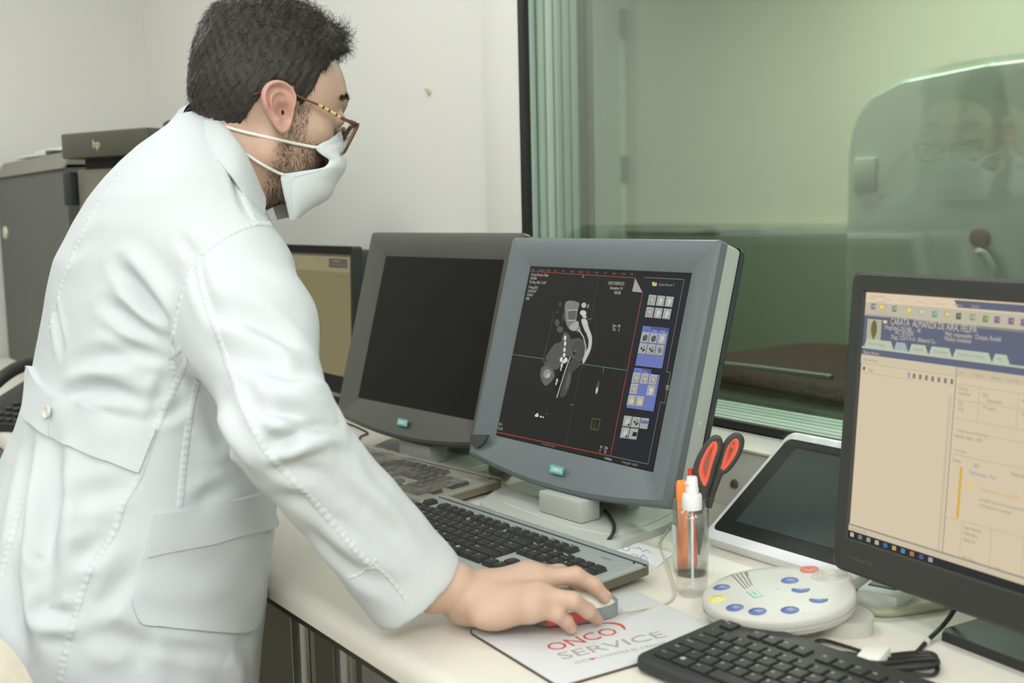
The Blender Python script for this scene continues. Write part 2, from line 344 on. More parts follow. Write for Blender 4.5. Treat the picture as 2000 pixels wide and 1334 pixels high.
def panel_frame(c, yaw, tilt):
    u = np.array([math.cos(yaw), math.sin(yaw), 0]); nh = np.array([math.sin(yaw), -math.cos(yaw), 0])
    v = np.array([0, 0, 1])*math.cos(tilt)-nh*math.sin(tilt); return u, v, np.cross(u, v)
def pxuv(c, yaw, tilt):
    u, v, n = panel_frame(c, yaw, tilt); c = np.array(c)
    def f(px, py): q = atP(px, py, c, n)-c; return float(q@u), float(q@v)
    return f
silver = mat('silver plastic', (186, 190, 180), .35, .2); stand_m = mat('stand grey plastic', (186, 189, 180), .45)
def console_monitor(label, c, yaw, tilt, bez, band, dark_screen, base_poly, neck):
    t = thing('console_monitor', label, 'monitor', (c[0], c[1]-.03, TOP), yaw)
    rel = RZ(-yaw)@Vector((c[0]-t.location[0], c[1]-t.location[1], c[2]-TOP))
    u, v, n = panel_frame(c, 0, tilt); T = frame(rel, u, v, n)
    hw, ht = .2305, .192
    bot = [(hw*x, -.186-.020*(1-x*x)) for x in [1-k/8 for k in range(0, 17)]]
    outer = [(-hw, ht-.004), (-hw+.004, ht), (hw-.004, ht), (hw, ht-.004)]+bot
    iw, ih = .1795, .1435
    inner = [(-iw, ih), (-iw, ih), (iw, ih), (iw, ih)]+[(iw*(1-k/8), -ih) for k in range(17)]
    L = lambda P, z, s=1, dy=0: [(x*s, y*s+dy, z) for x, y in P]
    m = MB(); G = [L(inner, -.006), L([(x*1.012, y*1.012) for x, y in inner], -.004), L([(x*.955, y*.96) for x, y in outer], .009), L(outer, .007, .985), L(outer, .002), L(outer, -.012)]
    m.grid(G, wrap=True); h = m.build('bezel', bez, t, T, smooth=28)
    m = MB(); G = [L(outer, -.010, .995), L(outer, -.044, .985)]; m.grid(G, wrap=True); m.build('side_band', band, t, T)
    m = MB(); G = [L(outer, -.043, .995), L(outer, -.052, .992), L(outer, -.066, .95), L(outer, -.095, .62), L(outer, -.1, .5)]
    m.grid(G, wrap=True); m.poly(G[-1]); m.build('back_cover', mat('monitor back', (66, 74, 72), .5), t, T)
    sc = MB().box((0, 0, -.008), (.364, .292, .006)).build('screen', dark_screen, t, T)
    m = MB(); m.use(0).box((-.003, -.1735, .0090), (.032, .0135, .0006)); m.use(1); text(m, 'SIEMENS', .0098, TZ(-.003, -.1769, .0095), 'CENTER', .70, .022)
    m.build('brand_badge', [mat('badge teal', (98, 178, 176), .4), mat('badge white', (236, 244, 240), .4)], t, T)
    # buttons on the side band
    for k in (0, 1, 2, 3, -6): MB().lathe([(.0022 if k >= 0 else .003, 0), (.0022 if k >= 0 else .003, .0015)], 10, T@TZ(.228, -.13-.011*k, -.027)@RY(PI/2)).build('side_button', mat('button pale', (206, 208, 196), .4), t)
    # neck and base, given in world coordinates on the desk
    inv = (TZ(*t.location)@RZ(yaw)).inverted()
    P = [inv@Vector((x, y, TOP)) for x, y in base_poly]
    m = MB(); bp = [p[:2] for p in crv([(p.x, p.y, 0) for p in P], 6, True)] if len(P) > 12 else [(p.x, p.y) for p in P]
    m.prism(bp, 0, .011, .004, inset=.02); 
    ridge = [(x*.86, y*.80+.014) for x, y in bp]; m.prism(ridge, .010, .0128, .0015, inset=.02); m.build('base', stand_m, t)
    q = inv@Vector((neck[0], neck[1], TOP)); 
    m = MB(); m.box((q.x, q.y, .0295), (.096, .04, .033), .003); m.box((q.x, q.y+.10, .09), (.08, .03, .16), .006); m.build('neck', stand_m, t)
    return t, sc, T
scr_off = mat('dark screen', (20, 20, 18), .28, spec=.2); scr_on = mat('lit black screen', (16, 16, 16), .3, spec=.3, )
M1 = ((-1.3349, 1.0949, .9823), .0518, .2874)
b1 = [(-1.482, .993), (-1.45, .976), (-1.40, .971), (-1.3575, .969), (-1.30, .967), (-1.2486, .969), (-1.205, .977), (-1.168, .990), (-1.158, 1.006), (-1.1612, 1.03), (-1.172, 1.09), (-1.184, 1.135), (-1.22, 1.21), (-1.33, 1.235), (-1.46, 1.22), (-1.53, 1.15), (-1.535, 1.08)]
mon1, sc1, T1 = console_monitor('blue-grey console monitor showing a scan image, in front of the window edge', *M1, mat('bezel blue grey', (108, 117, 118), .42), mat('silver band', (186, 192, 182), .35), scr_on, b1, (-1.306, 1.037))
# worn dark sticker at the lower left corner of the bezel
cv = pxuv(*M1)
st = [cv(928, 850), cv(962, 851), cv(958, 860), cv(950, 870), cv(941, 877), cv(931, 870), cv(926, 860)]
MB().prism([(a, b) for a, b in st][::-1], .0062, .0102).build('sticker', mat('sticker dark', (70, 74, 70), .6), mon1, T1)
# ---- what the lit screen shows
S2 = lambda x, y: cv(1000+x/3.175, 500+y/3.175)
d = Draw(S2); G_ = lambda k: (k, k, max(0, k-3))
d.rect(-.179, -.143, .179, .143, (37, 37, 34)); d.poly([(800, 120), (1098, 135), (862, 1330), (597, 1240)], (36, 37, 43))
d.rect(-.179, .1365, .179, .143, (33, 33, 33))
for k, w in enumerate('Patient,Applications,Transfer,Edit,View,Settings,Evaluation,Type,Image,Tools,System,Options,Help'.split(',')): d.text(w, (-.176+k*.0195, .1376), .0048, (120, 118, 112), raw=True, sx=.62)
RED = (176, 66, 54); TEAL = (92, 136, 134); PALE = (168, 168, 164)
d.line([(96, 90), (752, 132)], RED, .0009); d.line([(797, 224), (597, 1238)], RED, .0011); d.line([(597, 1238), (-112, 1088)], RED, .0011)
d.line([(-12, 607), (697, 705)], TEAL, .0008); d.line([(527, 125), (320, 1165)], (70, 84, 82), .0006)
for q in ([(450, 385), (480, 388)], [(344, 917), (371, 921)], [(556, 685), (552, 722)]): d.line(q, TEAL, .0009)
d.line([(810, 128), (1055, 142), (945, 715), (968, 718), (935, 908), (907, 905), (830, 1288), (600, 1238)], (142, 142, 140), .0006)
d.poly([(752, 133), (732, 216), (797, 223)], (158, 158, 156))
def shape(pts, k, sm=3): d.poly(pts, G_(k), sm)
shape([(315, 465), (345, 490), (352, 512), (400, 505), (432, 530), (442, 600), (420, 645), (380, 645), (350, 622), (300, 628), (280, 690), (240, 702), (200, 690), (185, 650), (210, 600), (250, 545), (290, 530), (300, 490)], 84)
shape([(395, 520), (430, 540), (436, 600), (410, 640), (375, 620), (360, 560)], 74)
shape([(172, 690), (205, 678), (240, 700), (252, 735), (236, 770), (195, 802), (164, 750)], 96); d.ell(206, 728, 24, 30, G_(140), .4); d.ell(212, 738, 10, 14, G_(176), .4)
shape([(355, 640), (412, 655), (402, 685), (362, 720), (350, 790), (320, 862), (285, 868), (300, 800)], 70); shape([(340, 720), (352, 740), (338, 800), (315, 830)], 92)
for x, y, rx, ry, k in ((268, 410, 15, 22, 78), (285, 452, 20, 20, 84), (308, 375, 10, 26, 66), (287, 295, 10, 14, 66), (270, 345, 8, 10, 60)): d.ell(x, y, rx, ry, G_(k))
d.line([(250, 345), (215, 500), (176, 660)], G_(74), .0014); d.line([(490, 310), (505, 420), (512, 520), (480, 600), (430, 690)], G_(62), .0010)
shape([(322, 280), (402, 285), (396, 330), (384, 396), (412, 440), (405, 470), (345, 442), (330, 430), (318, 380)], 122); shape([(336, 342), (388, 338), (384, 388), (338, 390)], 96)
d.line([(330, 334), (394, 330)], G_(168), .0016); d.line([(330, 396), (386, 396)], G_(168), .0016); d.line([(334, 340), (334, 392)], G_(160), .0012); d.line([(390, 334), (385, 392)], G_(150), .0012)
shape([(340, 442), (372, 410), (400, 402), (398, 440), (372, 462)], 162)
shape([(418, 392), (440, 385), (456, 402), (462, 436), (484, 500), (478, 570), (456, 622), (432, 664), (426, 642), (446, 592), (462, 540), (448, 482), (428, 432)], 186)
d.line([(400, 450), (432, 500), (446, 560), (440, 610)], G_(176), .0022); d.line([(446, 470), (462, 520), (458, 570)], G_(54), .0014)
for x, y, rx, ry, k in ((434, 302, 15, 17, 176), (460, 308, 7, 14, 120), (430, 350, 20, 17, 196), (438, 372, 14, 10, 186), (436, 408, 12, 16, 190)): d.ell(x, y, rx, ry, G_(k), .2)
shape([(350, 640), (330, 690), (300, 770), (262, 830), (255, 800), (275, 740), (300, 660), (322, 640)], 26)
for x, y, rx, ry in ((318, 505, 8, 16), (318, 540, 7, 16), (314, 578, 7, 15), (312, 612, 8, 14), (295, 640, 10, 16), (322, 642, 12, 16), (310, 655, 9, 10), (297, 676, 6, 16), (292, 700, 4, 10), (268, 770, 5, 14), (262, 790, 4, 9)): d.ell(x, y, rx, ry, G_(206), .12)
d.line([(350, 622), (322, 700), (290, 800), (266, 876)], G_(176), .0022); d.ell(374, 600, 8, 10, G_(30)); d.ell(384, 588, 3, 4, G_(160)); d.ell(196, 642, 4, 16, G_(30))
shape([(520, 776), (532, 780), (522, 850), (506, 858), (505, 840)], 74); d.ell(515, 830, 6, 20, G_(196), .2)
for x, y, rx, ry in ((142, 987, 12, 9), (146, 978, 6, 6), (168, 994, 7, 5), (182, 998, 5, 4), (206, 975, 2, 2)): d.ell(x, y, rx, ry, G_(206))
d.line([(488, 1005), (536, 1011), (522, 1078), (477, 1070), (488, 1005)], (126, 122, 70), .0007); d.line([(508, 1020), (496, 1062), (512, 1066)], (110, 106, 62), .0006)
TX = (186, 186, 182); r0 = -.02
for k, s_ in enumerate(('Carata Almanza, Felipa', '4210205', '*01-May-1981, F, 40Y', '19-Aug-2021', '10:42:07.07', '2 IMA 8', 'MPR')): d.text(s_, (-.1735, .1285-.0066*k-(.002 if k > 2 else 0)), .0066, TX, raw=True, sx=.74)
for k, s_ in enumerate(('ONCOSERVICE', 'Sensation 16', 'VB10B')): d.text(s_, (.0505-.002*k, .121-.0072*k), .0072, TX, 'RIGHT', raw=True, sx=.74)
d.text('H', (425, 132), .006, TX); d.text('Spin: -80', (612, 436), .0064, TX, sx=.75); d.text('Tilt:    0', (610, 460), .0064, TX, sx=.75); d.text('3D', (947, 795), .0080, TX, rot=-PI/2)
d.text('W   350', (534, 1190), .0064, TX, sx=.75); d.text('C     35', (530, 1214), .0064, TX, sx=.75); d.text('3D I', (-.1775, -.1265), .0062, TX, raw=True); d.text('SL 3.0', (-.1775, -.1335), .0062, TX, raw=True)
d.text('Send request accepted', (-.062, -.1415), .0048, (120, 120, 112), raw=True, sx=.7); d.text('19-Aug-2021  10:42:17', (.118, -.1415), .0050, (150, 150, 144), raw=True, sx=.7)
d.text('Carata Almanza, F.', (898, 180), .0058, (150, 148, 140), sx=.72)
d.poly([(858, 160), (872, 156), (876, 162), (890, 164), (886, 184), (860, 182)], (196, 182, 104))
for x, y in ((570, 1252), (585, 1256), (600, 1262)): d.ell(x, y, 8, 8, (76, 140, 92) if x < 580 else (120, 130, 160))
BL = (104, 116, 176); BT = (158, 160, 156)
d.poly([(803, 430), (966, 445), (920, 695), (754, 676)], BL); d.poly([(750, 690), (856, 702), (852, 728), (908, 736), (867, 962), (700, 938)], BL)
d.poly([(852, 436), (966, 446), (962, 468), (848, 458)], (78, 86, 142)); d.poly([(802, 694), (856, 702), (852, 726), (798, 720)], (78, 86, 142))
d.text('Type', (812, 458), .0046, (60, 66, 110)); d.text('Image', (862, 463), .0046, (170, 174, 200)); d.text('Images', (912, 468), .0046, (170, 174, 200), sx=.7); d.text('Orient', (754, 714), .0044, (60, 66, 110), sx=.7); d.text('Range', (806, 720), .0044, (170, 174, 200), sx=.7)
def icon(x, y, kind, w=46, h=62):
    k = -.20; a = (x, y); sl = 9.0   # the column leans with the tilted panel
    q = lambda i, j: (x+i*w+(-h*.2)*j, y+j*h+i*5)
    d.poly([q(0, 0), q(1, 0), q(1, 1), q(0, 1)], BT); d.line([q(0, 1), q(0, 0), q(1, 0)], (196, 197, 192), .0006); d.line([q(0, 1), q(1, 1), q(1, 0)], (96, 97, 94), .0007)
    e = lambda i, j, rx, ry, c: d.ell(*q(i, j), rx, ry, c, .1)
    if kind == 'o': e(.5, .5, 13, 18, (120, 120, 116)); e(.5, .5, 10, 15, (178, 178, 172)); d.line([q(.2, .8), q(.5, .55)], (70, 70, 66), .0006)
    if kind == 'h': e(.5, .42, 11, 15, (196, 196, 190)); e(.42, .75, 7, 8, (196, 196, 190))
    if kind == 'c': d.poly([q(.25, .35), q(.6, .2), q(.8, .35), q(.75, .75), q(.4, .85), q(.22, .7)], (60, 60, 58)); d.poly([q(.4, .4), q(.62, .3), q(.6, .65), q(.42, .7)], (104, 104, 100))
    if kind == 'y': e(.5, .5, 14, 19, (190, 190, 182)); e(.42, .42, 10, 9, (206, 188, 82)); d.line([q(.2, .35), q(.7, .3)], (206, 188, 82), .001)
    if kind == 'd': d.poly([q(.15, .4), q(.4, .35), q(.5, .5), q(.3, .6)], (58, 58, 56)); d.poly([q(.45, .55), q(.8, .45), q(.8, .7), q(.5, .8)], (58, 58, 56)); d.poly([q(.5, .25), q(.75, .2), q(.7, .4)], (104, 104, 100))
    if kind == 'g': e(.5, .5, 12, 18, (112, 112, 106))
    if kind == 'f': d.poly([q(.3, .2), q(.75, .15), q(.68, .75), q(.28, .78)], (190, 190, 184)); d.line([q(.35, .3), q(.65, .28)], (110, 110, 106), .0006); d.poly([q(.65, .7), q(.9, .7), q(.88, .92), q(.62, .92)], (70, 72, 86))
    if kind == 'b': d.poly([q(.05, .2), q(.95, .2), q(.93, .5), q(.03, .5)], (92, 104, 170))
    if kind == 'k': d.poly([q(.4, .3), q(.95, .3), q(.9, .7), q(.36, .7)], (34, 34, 34))
for y, r in ((238, 'ohh'), (314, 'ohh')):
    for k in range(3): icon((842 if y < 300 else 828)+k*54, y+k*5, r[k])
for y, r, x0 in ((470, 'cch', 800), (540, 'ddg', 786)):
    for k in range(3): icon(x0+k*53, y+k*5, r[k])
for y, r, x0 in ((722, 'ooo', 746), (790, 'o h', 733), (862, 'yy ', 718)):
    for k in range(3):
        if r[k] != ' ': icon(x0+k*53, y+k*6, r[k])
for y, r, x0 in ((990, 'fdb', 692), (1062, 'fk ', 678)):
    for k in range(3):
        if r[k] != ' ': icon(x0+k*53, y+k*7, r[k], 48, 64)
d.build('display_graphics', sc1, T1@TZ(0, 0, -.005))
b2 = [(x-.51, y+.015) for x, y in b1]
b2 = [((x+1.33-.0)*1.0-1.33, y) for x, y in b2]
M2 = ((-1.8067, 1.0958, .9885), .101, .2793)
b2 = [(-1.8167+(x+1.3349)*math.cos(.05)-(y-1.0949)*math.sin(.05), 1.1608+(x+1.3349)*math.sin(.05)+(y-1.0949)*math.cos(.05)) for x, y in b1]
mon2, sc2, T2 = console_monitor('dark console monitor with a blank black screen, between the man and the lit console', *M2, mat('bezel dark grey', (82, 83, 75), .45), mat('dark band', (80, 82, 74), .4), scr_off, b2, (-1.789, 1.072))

# ---- far office monitor, half hidden behind the man's arm
bk = mat('black plastic', (44, 46, 44), .45); bk2 = mat('charcoal plastic', (58, 59, 55), .5)
t = thing('office_monitor', 'black framed office monitor with a dim tan screen just behind the white sleeve', 'monitor', (-2.56, 1.2, TOP), .02)
T = TZ(0, 0, .225)@RX(PI/2-.03)
m = MB(); fr = rrect(.54, .345, .01); fi = rrect(.49, .285, .002, cy=.010)
m.grid([[(x, y, -.002) for x, y in fi], [(x, y, .006) for x, y in fr], [(x, y, -.02) for x, y in fr]], wrap=True); m.build('bezel', bk, t, T)
MB().prism(rrect(.52, .33, .02), -.05, -.018, 0).build('back_cover', bk2, t, T)
s_ = MB().box((0, .010, -.004), (.492, .287, .004)).build('screen', glow('tan screen', (124, 117, 86)), t, T)
d = Draw(None)
d.rect(-.245, .1475, .245, .1525, (92, 88, 68)); d.rect(-.245, .112, .245, .1475, (140, 133, 104)); d.rect(.145, .1215, .236, .143, (88, 86, 76)); d.rect(.165, .136, .2, .138, (130, 128, 118)); d.rect(.155, .128, .23, .1295, (112, 110, 100))
d.rect(.09, .132, .094, .142, (110, 104, 84)); d.rect(.17, .1, .245, .104, (118, 110, 82))
d.poly([(.05+.05*math.cos(a), -.03+.062*math.sin(a)) for a in np.linspace(0, 2*PI, 22)[:-1]], (114, 106, 82), raw=True)
d.poly([(.045+.036*math.cos(a), -.03+.048*math.sin(a)) for a in np.linspace(0, 2*PI, 22)[:-1]], (106, 98, 78), raw=True)
d.build('display_graphics', s_, T)
MB().box((0, .02, .06), (.07, .025, .1), .004).build('neck', bk, t); MB().prism(rrect(.24, .17, .05), 0, .012, .004).build('base', bk, t)

# ---- near monitor at right with the records program
HPc = np.array([-.8119, 1.0818, 1.1134]); hy, ht = -.1105, .0786
u, v, n = panel_frame(HPc, hy, ht); cen = HPc+u*.2545-v*.1435
t = thing('office_monitor', 'large black widescreen monitor showing a patient record, at the right edge', 'monitor', (cen[0]-n[0]*.06, cen[1]-n[1]*.06, TOP), hy)
rel = RZ(-hy)@Vector((cen[0]-t.location[0], cen[1]-t.location[1], cen[2]-TOP)); uu, vv, nn = panel_frame(cen, 0, ht); T = frame(rel, uu, vv, nn)
hb = mat('monitor bezel black', (58, 59, 55), .42)
m = MB(); fr = rrect(.549, .3505, .012, cy=-.0085); fi = rrect(.509, .287, .001)
m.grid([[(x, y, -.004) for x, y in fi], [(x, y, 0) for x, y in rrect(.513, .291, .001)], [(x, y, .001) for x, y in rrect(.541, .343, .010, cy=-.0085)], [(x, y, -.002) for x, y in fr], [(x, y, -.024) for x, y in fr]], wrap=True)
m.build('bezel', hb, t, T)
m = MB(); m.use(0); text(m, 'ProDisplay P232', .0062, TZ(-.2465, -.1665, .0014), sx=.85); m.build('model_lettering', mat('lettering grey', (104, 104, 98), .5), t, T, smooth=0, fix=False)
m = MB(); m.prism(rrect(.53, .33, .02, cy=-.0085), -.055, -.022, 0); m.prism(rrect(.3, .2, .03), -.075, -.05, 0); m.build('back_cover', bk2, t, T)
s_ = MB().box((0, 0, -.006), (.511, .289, .004)).build('screen', mat('lit screen', (16, 16, 16), .3, spec=.3), t, T)
hv = pxuv(HPc, hy, ht); H4 = lambda x, y: tuple(np.array(hv(1640+x/3.811, 550+y/3.811))+(-.2545, .1435))
V4 = lambda x, y: H4(x, y)[1]
d = Draw(H4); R_ = .2545; L_ = -.2545
CR = (212, 196, 168); NV = (98, 102, 122); TB = (190, 184, 162)
d.rect(L_, -.1435, R_, .1435, CR)
vt, vn, vb = V4(178, 150), V4(176, 250), V4(165, 480)
d.rect(L_, .1435, R_, vt, (221, 202, 174)); d.rect(L_, vt, R_, vn, TB); d.rect(L_, vn, R_, vb-.001, NV)
nx = H4(830, 180)[0]; d.poly([(nx, vt+.0095), (R_, vt+.0095), (R_, vt+.0018), (nx+.005, vt+.0018)], NV, raw=True)
for k, s__ in enumerate('Archivo,Edición,Ver,Favoritos,Opciones,Ventana,Ayuda'.split(',')): d.text(s__, (L_+.003+.0235*k, vt+.003), .0044, (196, 168, 140), raw=True)
d.text('Estación clínica', (L_+.006, .1385), .0044, (178, 160, 140), raw=True)
ic = [(232, 185, (120, 126, 130)), (290, 190, (206, 184, 96)), (390, 203, (130, 132, 128)), (497, 215, (206, 184, 96)), (590, 226, (176, 176, 164)), (690, 243, (112, 150, 136)), (780, 245, (186, 176, 120)), (868, 257, (92, 96, 74)), (972, 266, (140, 152, 110)), (1068, 278, (108, 142, 82)), (1155, 284, (128, 92, 128)), (1260, 294, (128, 92, 128)), (1352, 304, (128, 92, 128))]
for x, y, c in ic:
    a, b = H4(x, y); d.rect(a-.0032, b-.0034, a+.0032, b+.0034, c); d.rect(a-.0012, b-.0012, a+.0026, b+.002, tuple(min(255, q+34) for q in c)); d.rect(a-.010, b-.0098, a+.010, b-.0088, (158, 152, 132))
a, b = H4(290, 190); d.line([(a-.007, b-.006), (a-.007, b+.006), (a+.007, b+.006), (a+.007, b-.006), (a-.007, b-.006)], (168, 168, 148), .0006, raw=True)
a, b = H4(190, 275); d.rect(a+.0005, b-.032, a+.0215, b, (176, 174, 150)); d.poly([(a+.011+.0045*math.cos(q), b-.011+.010*math.sin(q)) for q in np.linspace(0, 2*PI, 14)[:-1]], (110, 104, 70), raw=True); d.rect(a+.0095, b-.024, a+.0125, b-.018, (110, 104, 70))
LT = (206, 196, 178)
d.text('CARATA  ALMANZA DE AIRA, FELIPA', (360, 318), .0108, LT, sx=.64); d.poly([(310, 288), (338, 290), (336, 312), (308, 308)], (222, 208, 150))
for s__, x, y, al in (('F/Ing/Edad: 2/5/1981  -  40', 318, 352, 'LEFT'), ('HC: 4210205', 396, 390, 'LEFT'), ('Diag.: C53.9 IV A - Bilateral Ca...', 366, 424, 'LEFT'), ('Méd. responsable:  Choque, Ronald', 768, 402, 'LEFT'), ('Médico residente:', 764, 438, 'LEFT')): d.text(s__, (x, y), .0068, LT, al, sx=.7)
TBG = (186, 194, 174)
for x0, x1, s__, c in ((168, 385, 'Datos Personales', TBG), (388, 492, 'HC', (160, 178, 176)), (500, 642, 'Imágenes', TBG), (648, 820, 'Documentos', TBG), (826, 1115, 'Diagnóstico y evolución', TBG), (1118, 1250, 'Plan', TBG)):
    a, b = H4(x0, 480+(x0-168)*.137)[0], H4(x1, 480+(x1-168)*.137)[0]; d.poly([(a, vb), (a+.003, vb+.0090), (b-.0045, vb+.0090), (b, vb)], c, raw=True); d.text(s__, (a+.006, vb+.0025), .0048, (140, 150, 132), raw=True, sx=.7)
d.rect(L_, vb, R_, vb-.0022, TBG); d.rect(L_, vb-.0022, R_, vb-.0095, NV); d.text('Datos clínicos', (L_+.003, vb-.0085), .0054, LT, raw=True, sx=.75)
v0 = vb-.0095; sp = H4(858, 640)[0]
d.rect(L_, v0, sp, v0-.0100, (206, 193, 166)); d.text('Antecedentes', (L_+.004, v0-.007), .005, (160, 148, 126), raw=True, sx=.75)
d.rect(L_, v0-.010, sp, v0-.0105, (176, 166, 142)); d.rect(L_, v0-.0205, sp-.055, v0-.021, (176, 166, 142)); d.text('Tipo', (L_+.012, v0-.0185), .005, (130, 122, 104), raw=True); d.rect(L_+.004, v0-.018, L_+.007, v0-.014, (90, 86, 78))
d.rect(L_+.069, v0-.019, L_+.072, v0-.013, (140, 150, 170))
for k in range(7): d.rect(sp-.0565+k*.0083, v0-.019, sp-.053+k*.0083, v0-.0135, (128, 120, 104) if k != 4 else (96, 134, 142))
d.rect(sp-.0072, v0-.03, sp-.0035, -.128, (196, 186, 162)); d.line([(sp, v0), (sp, -.128)], (150, 144, 132), .0012, raw=True)
gl = (176, 164, 140)
d.rect(sp+.001, v0, R_, v0-.0100, (200, 187, 160))
for k, s__ in enumerate(('HC', 'Motivo', 'Informes', 'Cobro por', 'Salida')): d.text(s__, (sp+.004+.019*k, v0-.0075), .0048, (160, 148, 126), raw=True, sx=.7)
def tbl(vs, xs):
    for q in vs: d.line([(sp+.002, q), (R_, q)], gl, .0005, raw=True)
    for x in xs: d.line([(x, vs[0]), (x, vs[-1])], gl, .0005, raw=True)
tbl([v0-.018, v0-.034, v0-.054], [sp+.030, sp+.076, sp+.120, sp+.16, sp+.2])
for s__, x, y in (('Fecha y', .005, .0235), ('hora Req.', .005, .0285), ('2021', .034, .0265), ('Descripción', .040, .0315), ('Fecha inicio', .080, .0265), ('10/2', .005, .0395), ('8:30', .006, .0455), ('P.T. pelvis', .036, .0395), ('12:30', .080, .0395), ('F. Fin', .124, .0265), ('2', .126, .0395)): d.text(s__, (sp+x, v0-y), .0052, (134, 124, 106), raw=True, sx=.7)
d.text('Laboratorio de Patología', (sp+.008, v0-.068), .0052, (170, 158, 134), raw=True, sx=.7); d.text('Informe clínico - 2021', (sp+.004, v0-.074), .0056, (134, 124, 106), raw=True, sx=.7); d.text('Terminado', (sp+.004, v0-.089), .0052, (160, 148, 126), raw=True, sx=.7)
d.line([(sp+.002, v0-.066), (R_, v0-.066)], gl, .0005, raw=True); d.line([(sp+.002, v0-.092), (R_, v0-.092)], gl, .0005, raw=True)
for s__, x, y in (('Turnos', .003, .1), ('2021', .03, .101), ('Fecha inicio', .075, .101), ('Fecha fin', .113, .101)): d.text(s__, (sp+x, v0-y), .0056, (134, 124, 106), raw=True, sx=.7)
d.text('Radioterapia - Plan', (sp+.026, v0-.109), .006, (136, 148, 172), raw=True, sx=.7); d.rect(sp+.014, v0-.104, sp+.0172, v0-.158, (214, 168, 60))
d.poly([(sp+.028+.0045*math.cos(q), v0-.121+.005*math.sin(q)) for q in np.linspace(0, 2*PI, 14)[:-1]], (220, 196, 140), raw=True)
d.text('Tratamiento completo', (sp+.040, v0-.124), .0064, (214, 172, 82), raw=True, sx=.8)
for k, s__ in enumerate(('Completo dosis total con acelerador', 'en 28 sesiones / 5 semanas')): d.text(s__, (sp+.040, v0-.134-.006*k), .0050, (150, 138, 116), raw=True, sx=.7)
d.rect(sp+.118, v0-.152, R_, v0-.160, (222, 178, 60))
tbl([v0-.160, v0-.222], [sp+.022, sp+.058, sp+.095, sp+.14])
for k, s__ in enumerate(('Agua Isotónica', 'ClNa 500 cc', 'Goteo 2.5', '', '', 'PTV-2 Boost', 'pelvis 45 Gy', 'fracciones 25')): d.text(s__, (sp+.025, v0-.167-.0065*k), .0050, (134, 124, 106), raw=True, sx=.7)
d.text('2-8', (sp+.066, v0-.200), .0052, (150, 138, 116), raw=True); d.text('Firmado: Plataforma de Radioterapia, acceso al registro del paciente del hospital', (sp+.006, v0-.231), .0052, (134, 124, 106), raw=True, sx=.62)
d.rect(L_, -.1265, R_, -.1285, (150, 144, 132)); d.rect(L_, -.1285, R_, -.1345, (204, 190, 164)); d.text('Registro: 4210205', (L_+.003, -.1333), .0046, (160, 150, 130), raw=True, sx=.7)
d.rect(L_, -.1345, R_, -.1435, (42, 43, 46))
for k, c in enumerate(((206, 200, 186), (140, 138, 132), (176, 172, 160), (206, 196, 170), (66, 124, 176), (206, 178, 104), (96, 150, 176), (190, 132, 84), (106, 92, 160), (176, 176, 186))):
    a = L_+.006+k*.0125; d.rect(a-.0026, -.1412, a+.0026, -.1366, c); d.rect(a-.001, -.1398, a+.001, -.138, tuple(max(0, q-60) for q in c))
d.build('display_graphics', s_, T@TZ(0, 0, -.0042))
# stand
bp = [(-.135, -.045), (-.13, -.055), (.13, -.055), (.135, -.045), (.135, .10), (.125, .115), (-.125, .115), (-.135, .10)]
MB().prism(bp, 0, .012, .004).build('base', mat('stand black', (46, 48, 46), .5), t)
m = MB(); m.lathe([(.042, .010), (.040, .018), (.030, .022), (.028, .03), (.0001, .03)], 28, TZ(0, .045, 0), cap=False); m.box((0, .055, .13), (.07, .03, .24), .006); m.build('stand_column', bk, t)
m = MB(); m.lathe([(.006, 0), (.006, .05)], 14, TZ(-.115, .075, .055)@RX(.15)); m.build('cable_clip', bk, t)

# ================================================================== keyboards
U = .01905
def layout():
    """(legend, u, row, width) on the key grid; row 0 is the function row"""
    K = [('Esc', 0, 0, 1)]
    for i in range(12): K.append((f'F{i+1}', 2+i+.5*(i//4), 0, 1))
    for i, s in enumerate(('PrtSc', 'Scrl', 'Pause')): K.append((s, 15.25+i, 0, 1))
    for r, (x, row) in enumerate(((0, 'º1234567890\'¡'), (1.5, 'QWERTYUIOP`+'), (1.75, 'ASDFGHJKLÑ´Ç'), (1.25, '<ZXCVBNM,.-'))):
        for i, ch in enumerate(row): K.append((ch, x+i, 1.4+r, 1))
    K += [('<--', 13, 1.4, 2), ('Tab', 0, 2.4, 1.5), ('Intro', 13.5, 2.4, 1.5), ('Mayús', 0, 3.4, 1.75), ('Intro', 13.75, 3.4, 1.25), ('Shift', 0, 4.4, 1.25), ('Mayús', 12.25, 4.4, 2.75)]
    x = 0
    for s, w in (('Ctrl', 1.25), ('Win', 1.25), ('Alt', 1.25), ('', 6.25), ('AltGr', 1.25), ('Win', 1.25), ('Menu', 1.25), ('Ctrl', 1.25)): K.append((s, x, 5.4, w)); x += w
    for i, s in enumerate(('Ins', 'Ini', 'RPg', 'Sup', 'Fin', 'AvP')): K.append((s, 15.25+i % 3, 1.4+i//3, 1))
    K += [('↑', 16.25, 4.4, 1), ('←', 15.25, 5.4, 1), ('↓', 16.25, 5.4, 1), ('→', 17.25, 5.4, 1)]
    for r, row in enumerate((('Blq', '/', '*', '-'), ('7', '8', '9', '+'), ('4', '5', '6', ''), ('1', '2', '3', 'Int'))):
        for i, s in enumerate(row):
            if s: K.append((s, 18.5+i, 1.4+r, 1))
    K += [('0', 18.5, 5.4, 2), ('.', 20.5, 5.4, 1)]
    return K
